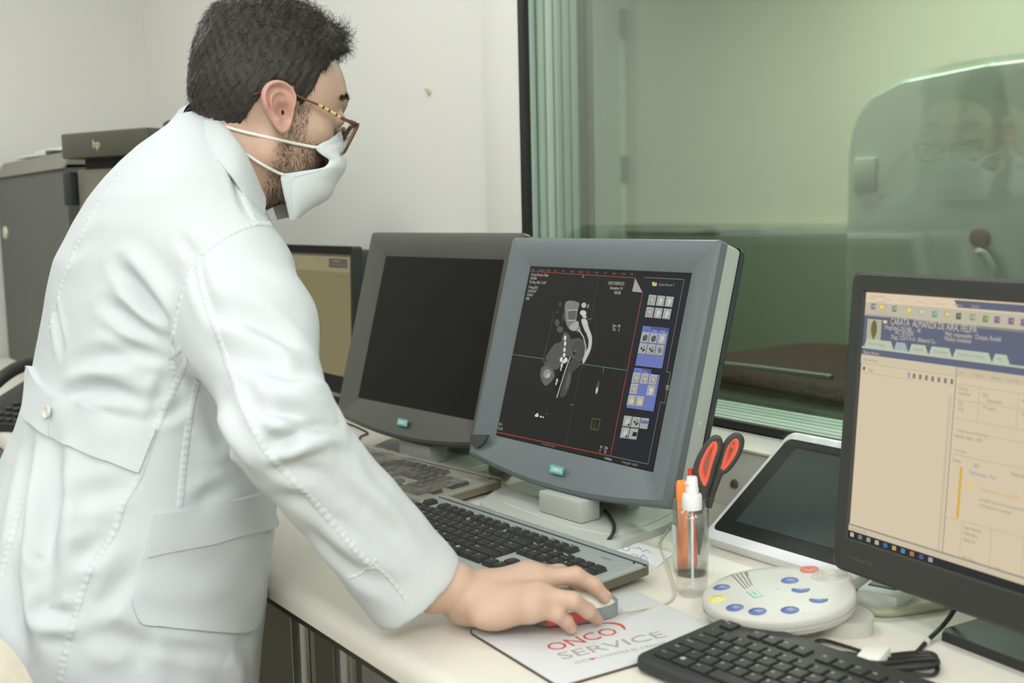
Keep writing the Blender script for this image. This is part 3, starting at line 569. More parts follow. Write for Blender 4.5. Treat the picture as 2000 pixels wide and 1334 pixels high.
def key_mb(s, u, r, w, style, z):
    m = MB(); x0, x1 = u*U, (u+w)*U; yc = -(r+.5)*U
    if style == 'tall': gb, gt, h, ty = .0004, .0029, .0062, .0012
    else: gb, gt, h, ty = .0013, .0017, .0030, 0
    dy = U/2
    B = [(x0+gb, yc-dy+gb), (x1-gb, yc-dy+gb), (x1-gb, yc+dy-gb), (x0+gb, yc+dy-gb)]
    Tt = [(x0+gt, yc-dy+gt*.8+ty), (x1-gt, yc-dy+gt*.8+ty), (x1-gt, yc+dy-gt*.6), (x0+gt, yc+dy-gt*.6)]
    b = bmesh.new(); vb = [b.verts.new((*p, z)) for p in B]; vt = [b.verts.new((*p, z+h)) for p in Tt]
    ft = b.faces.new(vt)
    for i in range(4): b.faces.new((vb[i], vb[(i+1) % 4], vt[(i+1) % 4], vt[i]))
    b.faces.new(vb[::-1])
    bmesh.ops.bevel(b, geom=list(ft.edges), offset=.0009, segments=1, affect='EDGES'); m.bm(b); m.use(1)
    sz = .0052 if len(s) == 1 else (.0046 if len(s) < 3 else .0036)
    if s == 'Win': 
        for a in (0, 1):
            for c in (0, 1): m.poly([(x0+gt+.004+a*.0028+p*.0025, yc+.0002+c*.0028+q*.0025, z+h+.00012) for p, q in ((0, 0), (1, 0), (1, 1), (0, 1))])
    elif s: text(m, s, sz, TZ(x0+gt+.0022, yc+.0012, z+h+.00012), bold=.012)
    return m
def keyboard(label, loc, yaw, tilt, style, body, keym, leg, name, front, zk, extra=None, wearm=None):
    t = thing(name, label, 'keyboard', (loc[0], loc[1], TOP), yaw)
    T = TZ(0, 0, zk)@RX(tilt)
    keys = layout()
    cen = Vector((11.3*U, -3*U, 0))
    order = sorted(range(len(keys)), key=lambda i: front(keys[i]))
    rest = MB()
    for n_, i in enumerate(order):
        km = key_mb(*keys[i], style, 0)
        if n_ < 100: km.build('key', [keym, leg], t, T, smooth=0, fix=False)
        else:
            rest.use(0); k0 = len(rest.v); rest.v += km.v; rest.f += [tuple(q+k0 for q in f) for f in km.f]; rest.mi += km.mi
    if rest.v: o = rest.build('keys', [keym, leg], t, T, smooth=0, fix=False); o['kind'] = 'stuff'
    return t, T
leg_w = mat('key legend white', (206, 208, 204), .5); key_b = mat('key black', (52, 52, 49), .45)
kbs = mat('keyboard silver grey', (166, 174, 170), .4, .1); kbd = mat('keyboard underside', (96, 94, 78), .5)
def wide_body(t, T, top, under, groove, logo, dirty=None):
    w0, w1, y0, y1 = -1.0*U, 23.35*U, -7.0*U, 1.9*U
    ol = [p for p in rrect(w1-w0, y1-y0, .012, 4, (w0+w1)/2, (y0+y1)/2)]
    # palm side swells outward a little
    ol = [(x, y-(.010*(1-((x-(w0+w1)/2)/((w1-w0)/2))**2) if y < -5*U else 0)) for x, y in ol]
    m = MB(); m.prism(ol, -.0045, -.0003, .002); m.build('case', top, t, T)
    m = MB(); m.prism([(x*.995+.001, y) for x, y in ol], -.0165, -.0042, 0); m.build('underside', under, t, T)
    gz = [(w0+.01, 1.05*U, -.0002), (w1-.03, 1.05*U, -.0002), (w1-.017, 1.0*U, -.0002), (w1-.012, .7*U, -.0002)]
    MB().tube(crv(gz, 6), .0013, 6).build('groove', groove, t, T)
    # raised panel frame around each block
    m = MB(); text(m, 'FUJITSU', .0062, TZ(20.2*U, .05*U, .00005), sx=.9); m.build('brand_lettering', logo, t, T, smooth=0, fix=False)
kb1, TK = keyboard('silver-grey keyboard with black keys lying under the man\'s forearm and hand', (-1.4680, .8935), .0424, .0452, 'tall', kbs, key_b, leg_w, 'keyboard', lambda k: -k[1]-.3*k[2], .0275)
wide_body(kb1, TK, kbs, kbd, mat('groove dark', (44, 44, 42), .5), mat('logo grey', (110, 116, 112), .5))
dust = mat('keyboard dusty grey', (152, 150, 136), .6, var=(60, .12)); key_d = mat('dusty key', (84, 84, 76), .6, var=(90, .25)); leg_d = mat('dusty legend', (186, 186, 174), .6)
kb2, TK2 = keyboard('dusty grey keyboard under a worn clear cover, in front of the dark monitor', (-1.9620, .9815), .125, .04, 'tall', dust, key_d, leg_d, 'keyboard', lambda k: -k[1]+.3*k[2], .0235)
wide_body(kb2, TK2, dust, mat('dusty underside', (124, 116, 92), .6), mat('groove dark', (44, 44, 42), .5), mat('logo grey', (110, 116, 112), .5))
fm = bpy.data.materials.new('clear dusty film'); fm.use_nodes = True; nt = fm.node_tree; b = nt.nodes['Principled BSDF']
b.inputs['Base Color'].default_value = (.44, .43, .36, 1); b.inputs['Roughness'].default_value = .35
tc = nt.nodes.new('ShaderNodeTexCoord'); n_ = nt.nodes.new('ShaderNodeTexNoise'); n_.inputs['Scale'].default_value = 16; n_.inputs['Detail'].default_value = 5
cr = nt.nodes.new('ShaderNodeValToRGB'); cr.color_ramp.elements[0].position = .40; cr.color_ramp.elements[0].color = (.0, .0, .0, 1); cr.color_ramp.elements[1].position = .66; cr.color_ramp.elements[1].color = (.46, .46, .46, 1)
nt.links.new(tc.outputs['Object'], n_.inputs['Vector']); nt.links.new(n_.outputs['Fac'], cr.inputs[0]); nt.links.new(cr.outputs[0], b.inputs['Alpha'])
m = MB(); G = []
for j in range(26):
    row = []
    for i in range(80):
        x = -.6*U+i*23.4*U/79; y = .9*U-j*8.3*U/25
        row.append((x, y, .0086+.0006*math.sin(i*1.1+j*.7)+.0005*math.sin(j*2.1)))
    G.append(row)
m.grid(G); m.build('clear_cover', fm, kb2, TK2)
# black keyboard in front of the near monitor
hpk = mat('black keyboard case', (50, 52, 49), .5); hk = mat('black keyboard key', (40, 41, 39), .5); hl = mat('black keyboard legend', (190, 190, 178), .5)
kb3, TK3 = keyboard('slim black keyboard at the bottom edge, beside the mouse pad', (-0.8347, 0.8843), .06, .035, 'slim', hpk, hk, hl, 'keyboard', lambda k: k[1]-.2*k[2], .0205)
m = MB(); m.prism(rrect(24.1*U, .162, .016, 6, 11.3*U, -3.0*U), -.011, .0002, .004, seg=3); m.build('case', hpk, kb3, TK3)
m = MB(); m.lathe([(.0055, 0), (.0055, .0006)], 24, TZ(15.9*U, .35*U+.006, .0002)); m.build('emblem', mat('emblem grey', (120, 124, 120), .4), kb3, TK3)

# ================================================================== mouse pad, mouse
padm = mat('mouse pad top', (214, 215, 214), .55); pade = mat('mouse pad rim', (92, 72, 62), .7)
PA = np.array([-1.037, .672]); PB = np.array([-.857, .660]); 
e1 = (PB-PA)/np.linalg.norm(PB-PA); e2 = np.array([-e1[1], e1[0]]); pw, ph = .186, .236
t = thing('mouse_pad', 'pale grey mouse pad with red and grey lettering under the hand', 'mouse pad', (PA[0], PA[1], TOP), math.atan2(e1[1], e1[0]))
ol = rrect(pw, ph, .012, 5, pw/2, ph/2)
MB().prism(ol, .0002, .0026, 0).build('rubber_base', pade, t); MB().prism([(pw/2+(x-pw/2)*.988, ph/2+(y-ph/2)*.99) for x, y in ol], .0024, .0034, .0004).build('printed_top', padm, t)
inv = (TZ(*t.location)@RZ(t.rotation_euler.z)).inverted()
L2 = lambda x, y: (inv@Vector(atZ(x, y, TOP+.0036)))[:2]
# lettering baselines follow two printed lines
m = MB(); red = mat('print red', (206, 84, 70), .6); gry = mat('print grey', (172, 166, 166), .6)
def printed(s, pa, pb, h, k, sx=1):
    a, b = L2(*pa), L2(*pb); an = math.atan2(b[1]-a[1], b[0]-a[0]); ln = math.hypot(b[0]-a[0], b[1]-a[1])
    mm = MB(); text(mm, s, 1, Matrix.Identity(4)); w = max(v[0] for v in mm.v)-min(v[0] for v in mm.v); x0 = min(v[0] for v in mm.v)
    m.use(k); text(m, s, h, TZ(a[0], a[1], .00365)@RZ(an)@Matrix.Scale(ln/(w*h), 4, (1, 0, 0))@TZ(-x0*h, 0, 0))
printed('ONCO', (1082, 1272), (1212, 1236), .030, 0)
printed('SERVICE', (1100, 1288), (1304, 1243), .026, 1)
printed('LUCHA CONTRA EL CANCER', (1125, 1296), (1306, 1256), .0085, 1)
m.use(0); a = L2(1192, 1220); c = L2(1222, 1229)
arc = crv([(*L2(1176, 1217), .0037), (*L2(1196, 1217), .0037), (*L2(1213, 1221), .0037), (*L2(1221, 1230), .0037)], 6)
W_ = [.0006, .0016, .0026, .0008]; n_ = len(arc)
top = []; bot = []
for i, p in enumerate(arc):
    q = arc[min(i+1, n_-1)]; r_ = arc[max(i-1, 0)]; dx, dy = q[0]-r_[0], q[1]-r_[1]; l = math.hypot(dx, dy); w = .0026*math.sin(PI*(.15+.75*i/(n_-1)))
    top.append((p[0]-dy/l*w, p[1]+dx/l*w, .0037)); bot.append((p[0]+dy/l*w, p[1]-dx/l*w, .0037))
m.grid([top, bot]); q = L2(1157, 1287); m.lathe([(.0024, .0036), (.0022, .0038)], 12, TZ(q[0], q[1], 0)); m.build('printed_lettering', [red, gry], t, smooth=0)

MA = atZ(1048, 1224, .745); MBp = atZ(1213, 1200, .745)
mc = (MA+MBp)/2; dd = (MBp-MA)/np.linalg.norm(MBp-MA); mc = mc+np.array([-dd[1], dd[0], 0])*.016; mdir = math.atan2(MBp[1]-MA[1], MBp[0]-MA[0])
mouse = thing('computer_mouse', 'white and grey mouse with glowing red side, held under the hand', 'mouse', (mc[0], mc[1], TOP+.0034), mdir)
ml = float(np.linalg.norm((MBp-MA)[:2])); print('mouse length', ml)
def mouse_shell(z0s, zt, wsc, x0, x1, n=18):
    G = []
    for i in range(n+1):
        x = x0+(x1-x0)*i/n; s_ = (x/(ml/2)); w = .0268*wsc*max(.02, (1-abs(s_)**4))**.5*(1-.10*s_); h = zt*max(.02, (1-abs(s_)**3.2))**.6*(1-.16*s_)
        row = [(x, w*math.cos(a), z0s+max(0, h-z0s)*math.sin(a)**.7 if math.sin(a) > 0 else z0s) for a in [PI*k/14 for k in range(15)]]
        G.append(row)
    return G
m = MB(); m.grid(mouse_shell(.017, .036, 1.0, -ml/2, ml/2)); m.build('top_shell', mat('mouse white', (226, 226, 214), .35), mouse)
m = MB(); out = [(ml/2*math.cos(a)*1.0, .0262*math.copysign(abs(math.sin(a))**.6, math.sin(a))) for a in [2*PI*k/40 for k in range(40)]]
m.prism(out, .0015, .0175, 0); m.build('lower_shell', mat('mouse grey', (134, 142, 142), .35), mouse)
for sy in (-.0255, .0255): MB().box((-.012, sy, .0095), (.062, .004, .011), .0018).build('side_light', glow('mouse red glow', (214, 84, 84), .55), mouse)
m = MB(); m.lathe([(.008, -.003), (.009, 0), (.008, .003)], 18, TZ(ml*.24, 0, .0275)@RX(PI/2)); m.build('wheel', mat('wheel grey', (120, 124, 120), .5), mouse)
minv = (TZ(*mouse.location)@RZ(mdir)).inverted()
cab = [(1214, 1192, .012), (1240, 1191, .008), (1280, 1184, .003), (1310, 1172, .002), (1316, 1150, .002), (1302, 1105, .002), (1288, 1068, .002), (1292, 1052, .002), (1304, 1036, .002)]
MB().tube(crv([minv@Vector(atZ(x, y, TOP+z)) for x, y, z in cab], 8), .0016, 8).build('cable', mat('mouse cable cream', (206, 202, 182), .5), mouse)

# ================================================================== intercom
IC = np.array(atZ(1519, 1176, TOP+.024)[:2])+np.array([.0, .006])
t = thing('intercom', 'round off-white intercom with blue and yellow buttons and a ribbed speaker, behind the black keyboard', 'intercom', (IC[0], IC[1], TOP))
icm = mat('intercom shell', (204, 203, 195), .42); icr = mat('intercom rim', (190, 188, 176), .45)
R_ = float(np.linalg.norm((np.array(atZ(1362, 1190, TOP+.017))-np.array(atZ(1677, 1171, TOP+.031)))[:2]))/2*.96
TI = TZ(0, 0, -.0062)@Matrix.Rotation(math.radians(5.5), 4, (.811, -.585, 0))
m = MB(); m.lathe([(.001, .017), (R_*.88, .0185), (R_*.975, .0225), (R_*.985, .027), (R_*.985, .0285), (R_, .0295), (R_, .0375), (R_*.988, .0405), (R_*.955, .0425), (R_*.8, .0438), (.001, .0448)], 64, cap=False); m.build('shell', icm, t, TI, smooth=60)
m = MB(); m.lathe([(R_*1.004, .0275), (R_*1.006, .029), (R_*1.004, .0305)], 64, cap=False); m.build('rim_seam', icr, t, TI)
q = np.array(atZ(1592, 1218, TOP))-np.array([*IC, TOP])
m = MB(); m.prism([(q[0]+.012+.052*math.cos(a), q[1]+.012+.036*math.sin(a)) for a in [2*PI*k/32 for k in range(32)]], 0, .018, 0); m.build('foot', icr, t)
m = MB(); m.prism([(-.045+.02*math.cos(a), -.02+.025*math.sin(a)) for a in [2*PI*k/24 for k in range(24)]], 0, .010, 0); m.build('foot', icr, t)
TIn = np.array((TI.to_3x3()@Vector((0, 0, 1)))[:]); TIo = np.array((TI@Vector((0, 0, .0443)))[:])+np.array([*IC, TOP])
def icp(px, py): q = TI.inverted()@Vector(np.array(atP(px, py, TIo, TIn))-np.array([*IC, TOP])); return q.x, q.y
ei = lambda x, y: icp(1250+x/4.444, 1060+y/4.444)
blue = mat('button blue', (92, 108, 168), .4); yel = mat('button yellow', (226, 216, 96), .4); redb = mat('button red print', (204, 92, 78), .4); wht = mat('button symbol', (206, 212, 226), .5)
for x, y, kind in ((710, 385, 'b'), (672, 480, 'y'), (825, 558, 'b'), (1020, 590, 'b'), (1300, 580, 'b'), (1550, 492, 'h'), (1393, 408, 'h'), (1300, 330, 'b')):
    a, b = ei(x, y); h = .0445-.0022*(math.hypot(a, b)/R_)**2; m = MB()
    m.use(0).lathe([(.0102, -.002), (.0102, .0006), (.0092, .0012), (.001, .0013)], 28, TZ(a, b, h), cap=False); m.use(1)
    if kind == 'h':   # half of the button is left pale
        m.use(2); m.poly([(a+.0092*math.cos(q), b+.0092*math.sin(q), h+.0015) for q in np.linspace(.6, .6+PI, 15)])
        m.use(1)
    if kind == 'y': m.lathe([(.004, .0014), (.0035, .0018)], 12, TZ(a, b, h))
    else:
        for dx in (-.0022, .0018): m.poly([(a+dx+p*.0016, b-.004+r_*.0075, h+.0017) for p, r_ in ((0, 0), (1, 0), (1.6, 1), (.6, 1))])
    m.build('button', [yel if kind == 'y' else blue, wht, icm], t, TI, smooth=50)
a, b = ei(1470, 232); m = MB(); m.lathe([(.011, .0), (.011, .0022), (.001, .0026)], 24, TZ(a, b, .0428), cap=False); m.build('stop_button', redb, t, TI)
a, b = ei(1655, 285); m = MB(); m.lathe([(.025, .036), (.0235, .0425), (.0215, .0450), (.0198, .0450), (.0185, .0425), (.017, .0450), (.0157, .0450), (.0143, .0425), (.013, .0450), (.0115, .0450), (.0102, .0425), (.0088, .0450), (.007, .0450), (.006, .0440), (.001, .0443)], 40, TZ(a, b, 0), cap=False); m.build('speaker_grille', icr, t, TI, smooth=20)
m = MB(); lm = mat('print dark', (120, 122, 112), .6)
for k in range(4):
    p0, p1 = ei(795+k*38, 272+k*(-6)), ei(915+k*20, 405-k*11)
    dx, dy = p1[0]-p0[0], p1[1]-p0[1]; l = math.hypot(dx, dy); nx, ny = -dy/l*.0006, dx/l*.0006
    m.poly([(p0[0]+nx, p0[1]+ny, .0447), (p1[0]+nx, p1[1]+ny, .0447), (p1[0]-nx, p1[1]-ny, .0447), (p0[0]-nx, p0[1]-ny, .0447)])
p0, p1 = ei(925, 258), ei(935, 285); m.tube([(*p0, .0446), (*p1, .0446)], .0008, 4)
m.build('printed_lines', lm, t, TI, smooth=0)
p0, p1 = ei(955, 415), ei(1035, 478); m = MB(); c0 = ((p0[0]+p1[0])/2, (p0[1]+p1[1])/2); an = math.atan2(p1[1]-p0[1], p1[0]-p0[0])
m.use(0).box((0, 0, 0), (.0235, .0105, .0006), 0, TZ(*c0, .0447)@RZ(an)); m.use(1).box((0, 0, 0), (.0215, .0085, .0008), 0, TZ(*c0, .0447)@RZ(an)); m.use(0); text(m, 'SIEMENS', .0058, TZ(*c0, .0453)@RZ(an)@TZ(0, -.002, 0), 'CENTER', .74)
m.build('brand_badge', [mat('badge teal pale', (110, 178, 176), .5), mat('badge pale', (206, 222, 214), .5)], t, TI, smooth=0)
for x, y, c in ((1760, 402, (90, 92, 86)), (1415, 600, (130, 132, 124))):
    a, b = ei(x, y); MB().lathe([(.0016, -.001), (.0014, .0006)], 10, TZ(a, b, .0425)).build('indicator_dot', mat('dot %d' % c[0], c, .4), t, TI)

# ================================================================== clear cup with scissors, highlighter, red pen
clear = glass_mat('clear plastic', (.99, .995, .99), .03, .055)
CU = np.array([-1.022, 1.012])
t = thing('pen_cup', 'clear plastic cup holding scissors and an orange marker, behind the spray bottle', 'cup', (CU[0], CU[1], TOP))
m = MB(); m.lathe([(.0005, .001), (.0205, .001), (.0225, .004), (.0238, .102), (.0246, .103), (.0240, .104), (.0228, .102), (.0214, .005), (.0005, .003)], 40, cap=False); m.build('cup_wall', clear, t, smooth=40)
m = MB(); aa = math.atan2(-CU[1], -CU[0]); lb = [(.0241*math.cos(a), .0241*math.sin(a)) for a in np.linspace(aa-1.5, aa-.9, 8)]
m.grid([[(x, y, .042) for x, y in lb], [(x, y, .068) for x, y in lb]]); m.build('label', mat('label white', (214, 214, 208), .6), t)
t = thing('highlighter', 'fat orange marker standing in the clear cup', 'marker', (CU[0]-.010, CU[1]-.005, TOP+.004))
m = MB(); m.box((0, 0, .050), (.014, .010, .098), .003); m.build('barrel', mat('marker orange', (246, 146, 92), .4), t, RZ(.9)@RX(-.02))
m = MB(); m.box((0, 0, .104), (.0155, .0115, .030), .004); m.build('cap', mat('marker cap orange', (255, 150, 66), .4), t, RZ(.9)@RX(-.02))
# scissors, handles up
O = np.array([CU[0]+.002, CU[1]+.006, TOP+.11]); nn = np.array([-CU[0], -CU[1], 0]); nn /= np.linalg.norm(nn)
t = thing('scissors', 'scissors with black and red loop handles standing in the clear cup', 'scissors', (CU[0]+.002, CU[1]+.006, TOP+.004))
off = np.array(t.location)
SC = lambda x, y, dz=0: tuple(atP(1290+x/3.51, 820+y/3.51, O+nn*dz, nn)-off)
shb = mat('handle black', (66, 66, 62), .45); shr = mat('handle red', (236, 104, 80), .45)
l1 = [(298, 470), (268, 425), (248, 360), (262, 290), (300, 215), (340, 160), (375, 128), (398, 142), (400, 190), (376, 260), (352, 340), (330, 420)]
l2 = [(392, 360), (408, 310), (424, 250), (444, 190), (480, 136), (518, 112), (546, 130), (545, 178), (520, 240), (482, 298), (444, 340)]
for L, dz in ((l1, .004), (l2, -.004)):
    mm = [sum(p[0] for p in L)/len(L), sum(p[1] for p in L)/len(L)]
    MB().tube(crv([SC(x, y, dz) for x, y in L], 5, True), .0050, 10, closed=True).build('handle_loop', shb, t)
    MB().tube(crv([SC(mm[0]+(x-mm[0])*.70, mm[1]+(y-mm[1])*.85, dz) for x, y in L], 5, True), .0050, 10, closed=True).build('loop_lining', shr, t)
for q, r_ in (([(300, 455), (292, 500), (276, 560), (262, 640)], [.0075, .0075, .007, .005]), ([(415, 330), (385, 400), (352, 500), (330, 600)], [.0055, .0058, .005, .004])):
    dz = .004 if q[0][0] < 350 else -.004
    MB().tube([SC(x, y, dz) for x, y in q], r_, 10).build('shank', shb, t)
for x0, x1, dz in ((250, 262, .002), (285, 262, -.002)):
    a, b = SC(x0+10, 620, dz), SC(x1, 925, dz); m = MB()
    w = np.cross(nn, np.array(b)-np.array(a)); w /= np.linalg.norm(w); A, B = np.array(a), np.array(b)
    V = [A+w*.005+nn*.0006, A-w*.005+nn*.0006, B+w*.0015+nn*.0006, B-w*.0015+nn*.0006]; V += [v_-nn*.0012 for v_ in V]
    m.add(V, [(0, 1, 3, 2), (4, 6, 7, 5), (0, 4, 5, 1), (2, 3, 7, 6), (0, 2, 6, 4), (1, 5, 7, 3)]); m.build('blade', mat('blade steel', (170, 172, 170), .25, 1), t)
t = thing('pen', 'red pen leaning against the scissors in the clear cup', 'pen', (CU[0]-.002, CU[1]+.000, TOP+.004)); off2 = np.array(t.location)
P1 = atP(1290+205/3.51, 820+335/3.51, O, nn)-off2; P0 = np.array([.006, .004, .003])
MB().tube([tuple(P0), tuple(P0+(P1-P0)*.02), tuple(P0+(P1-P0)*.95), tuple(P1)], [.0008, .0036, .0036, .003], 12).build('barrel', mat('pen red', (222, 62, 48), .35), t)

# ================================================================== spray bottle
BO = np.array([-.966, .959])
t = thing('spray_bottle', 'small clear spray bottle with white pump and liquid, before the clear cup', 'bottle', (BO[0], BO[1], TOP))
clearb = glass_mat('bottle plastic', (.99, .995, .99), .03, .06)
m = MB(); m.lathe([(.0005, .0015), (.012, .0005), (.0165, .001), (.0192, .004), (.0196, .012), (.0196, .092), (.0188, .099), (.0150, .106), (.0095, .110), (.0088, .114)], 40, cap=False); m.build('body', clearb, t, smooth=50)
m = MB(); m.lathe([(.001, .003), (.0178, .004), (.0185, .010), (.0185, .0385), (.0178, .0392), (.001, .0388)], 36, cap=False); m.build('liquid', glass_mat('liquid', (.99, .995, .99), .02, .045), t)
pw_ = mat('pump white', (236, 237, 234), .4)
m = MB(); m.lathe([(.001, .108), (.0118, .108), (.0122, .110), (.0122, .124), (.0112, .1265), (.0085, .127), (.001, .127)], 36, cap=False); m.build('collar', pw_, t, smooth=40)
m = MB(); m.lathe([(.001, .126), (.0082, .126), (.0082, .134), (.0074, .136), (.0068, .146), (.0060, .148), (.001, .1485)], 28, cap=False); m.lathe([(.0022, 0), (.0022, .003)], 12, TZ(0, -.0068, .141)@RX(PI/2)); m.build('nozzle', pw_, t, smooth=40)
MB().tube([(0, 0, .109), (.0005, 0, .05), (.003, -.002, .008)], .0016, 8).build('dip_tube', mat('tube translucent', (222, 226, 220), .4), t)

# ================================================================== tilted display panel leaning on the sill
t = thing('display_panel', 'white framed dark glass display leaning back on the sill under the window', 'display', (-.968, 1.115, TOP+.006))
a_ = math.atan2(.121, .18); T = RX(a_)  # plane rises away from the desk edge
wd, dp = .258, .222
m = MB(); fr = rrect(wd, dp, .014, 4, 0, dp/2); fi = rrect(wd-.013, dp-.030, .010, 4, 0, dp/2)
m.grid([[(x, y, .0085) for x, y in fi], [(x, y, .0105) for x, y in fi], [(x, y, .0105) for x, y in rrect(wd-.004, dp-.004, .013, 4, 0, dp/2)], [(x, y, .009) for x, y in fr], [(x, y, -.008) for x, y in fr], [(x, y, -.008) for x, y in fi]], wrap=True)
m.build('frame', mat('panel frame white', (236, 238, 240), .3), t, T@TZ(0, 0, .002))
m = MB(); m.prism(fi, -.008, .0095, 0); m.build('glass_front', mat('panel glass black', (46, 48, 44), .16, spec=.6), t, T@TZ(0, 0, .002))
m = MB(); m.prism(rrect(wd-.066, dp-.070, .002, 2, 0, dp/2+.004), .0096, .0100, 0); m.build('screen', mat('panel screen', (66, 74, 73), .16, spec=.6), t, T@TZ(0, 0, .002))
m = MB(); G = [[(x, y, .013+.0012*math.sin(9*x*20+y*60)) for x in np.linspace(-wd/2-.004, wd/2+.004, 24)] for y in np.linspace(dp-.028, dp+.004, 5)]
m.grid(G); m.build('plastic_wrap', glass_mat('plastic wrap', (.96, .965, .95), .12, .03), t, T)

# ================================================================== paper, cables, small things
pm = mat('paper', (232, 233, 232), .7)
t = thing('paper_note', 'white note with handwriting between the silver keyboard and the spray bottle', 'paper', (-1.135, 1.02, TOP))
loc = np.array([-1.135, 1.02]); cor = [np.array(atZ(x, y, TOP))[:2]-loc for x, y in ((1193, 1078), (1226, 1055), (1316, 1082), (1284, 1108))]
m = MB(); m.prism([tuple(c) for c in cor], .0003, .0009, 0); m.build('sheet', pm, t, smooth=0)
m = MB(); ink = mat('ink blue grey', (150, 156, 178), .6)
def onp(x, y): p = atZ(x, y, TOP+.001); return (p[0]-loc[0], p[1]-loc[1], .0012)
for q in ([(1222, 1066), (1230, 1070), (1226, 1076), (1216, 1074), (1216, 1068), (1224, 1064), (1234, 1066)], [(1236, 1070), (1244, 1072), (1250, 1070), (1256, 1078), (1262, 1074), (1270, 1080)], [(1232, 1082), (1242, 1084), (1250, 1090), (1256, 1084), (1264, 1092)]):
    m.tube(crv([onp(x, y) for x, y in q], 4), .0006, 4)
m.build('handwriting', ink, t)
def cable(name, label, pts, r, mt, cat='cable'):
    p0 = atZ(pts[0][0], pts[0][1], TOP); t = thing(name, label, cat, (p0[0], p0[1], TOP))
    P = [np.array(atZ(x, y, TOP+z))-np.array([p0[0], p0[1], TOP]) for x, y, z in pts]
    MB().tube(crv(P, 8), r, 8).build('cord', mt, t); return t, P
blk = mat('cable black', (44, 45, 42), .5)
cable('monitor_cable', 'black cable curving off the base of the lit console monitor', [(1181, 997, .02), (1190, 1008, .019), (1199, 1025, .018), (1197, 1042, .018), (1186, 1058, .008), (1178, 1070, .003)], .0028, blk)
cable('monitor_cable', 'black cable behind the base of the dark console monitor', [(938, 878, .012), (905, 880, .004), (892, 888, .003), (896, 902, .003), (905, 915, .003)], .003, blk)
cable('monitor_cable', 'thin black cable on the desk below the far office monitor', [(655, 826, .003), (680, 828, .003), (705, 838, .003), (718, 846, .003), (705, 852, .003), (700, 860, .003)], .002, blk)
t, P = cable('keyboard_cable', 'black cable with a white tag hanging down from the near monitor', [(1868, 1168, .05), (1864, 1190, .03), (1845, 1218, .012), (1815, 1248, .004), (1795, 1270, .003), (1775, 1290, .0075)], .0026, blk)
C = crv(P, 8); i = int(len(C)*.62); MB().tube([C[i], C[i+1], C[i+2]], .0036, 10).build('tag_ring', mat('tag white', (206, 206, 198), .5), t)
t = thing('cable_bundle', 'coiled black cable bundle held by a white tie behind the black keyboard', 'cable', (-.690, .955, TOP))
CB = np.array([-.690, .955, TOP]); m = MB()
bp = lambda x, y, z: tuple(np.array(atZ(x, y, TOP+z))-CB)
for k in range(4):
    z = .004+.005*(k % 3); o1, o2 = RNG.normal(0, 2.5, 2); w = 7*k-2
    m.tube(crv([bp(1618+5*k+o1, 1274+2*k, z), bp(1650, 1274+w+o2, z), bp(1712, 1283+w, z+.003), bp(1780, 1277+w, z), bp(1818+4*k-o1, 1277+w*.8, z), bp(1828, 1288+w*.6, z), bp(1800, 1296+w*.5+o2, z), bp(1712, 1297+w*.7, z), bp(1660, 1290+w*.6, z), bp(1626+6*k, 1281+w*.4, z)], 6, True), .0022, 8, closed=True)
m.tube(crv([bp(1700, 1278, .006), bp(1650, 1262, .005), bp(1610, 1251, .004), bp(1592, 1254, .004), bp(1590, 1262, .004)], 6), .0022, 8)
m.tube(crv([bp(1720, 1300, .006), bp(1780, 1315, .004), bp(1822, 1318, .003), bp(1832, 1305, .003), bp(1822, 1294, .004)], 6), .0022, 8)
m.tube(crv([bp(1790, 1300, .006), bp(1760, 1315, .004), bp(1725, 1334, .003), bp(1690, 1352, .003)], 6), .0024, 8)
m.build('coil', blk, t)
a, b = np.array(bp(1706, 1272, .012)), np.array(bp(1706, 1306, .008)); 
m = MB(); m.box((0, 0, 0), (.026, .045, .022), .006, TZ(*((a+b)/2))@RZ(.35)); m.build('tie', mat('tie white', (226, 226, 216), .5), t)
t = thing('cable_connector', 'pale slotted connector block with a grey-green cable behind the intercom', 'connector', (-.80, 1.118, TOP))
m = MB(); m.box((0, 0, .0112), (.05, .075, .022), .006); m.build('housing', mat('connector white', (226, 228, 222), .4), t, RZ(.3))
m = MB()
m.box((0, .008, .0225), (.034, .05, .003), .001); m.build('cover_plate', mat('connector grey', (112, 114, 104), .5), t, RZ(.3))
MB().tube(crv([(.0, -.05, .006), (.03, -.045, .006), (.055, .02, .006), (.07, .09, .006), (.09, .15, .006)], 8), .0055, 8).build('cable', mat('cable pale green', (172, 176, 148), .5), t)
t = thing('tumbler', 'pale green plastic tumbler lying on the desk between keyboard and console monitor base', 'cup', (-1.605, 1.118, TOP))
m = MB(); m.lathe([(.001, 0), (.017, 0), (.019, .002), (.022, .062), (.0225, .064), (.0212, .0635), (.0178, .004), (.001, .003)], 32, RZ(-.55)@TZ(-.03, 0, .0228)@RY(PI/2), cap=False); m.build('wall', mat('tumbler green', (222, 226, 206), .4), t, smooth=50)

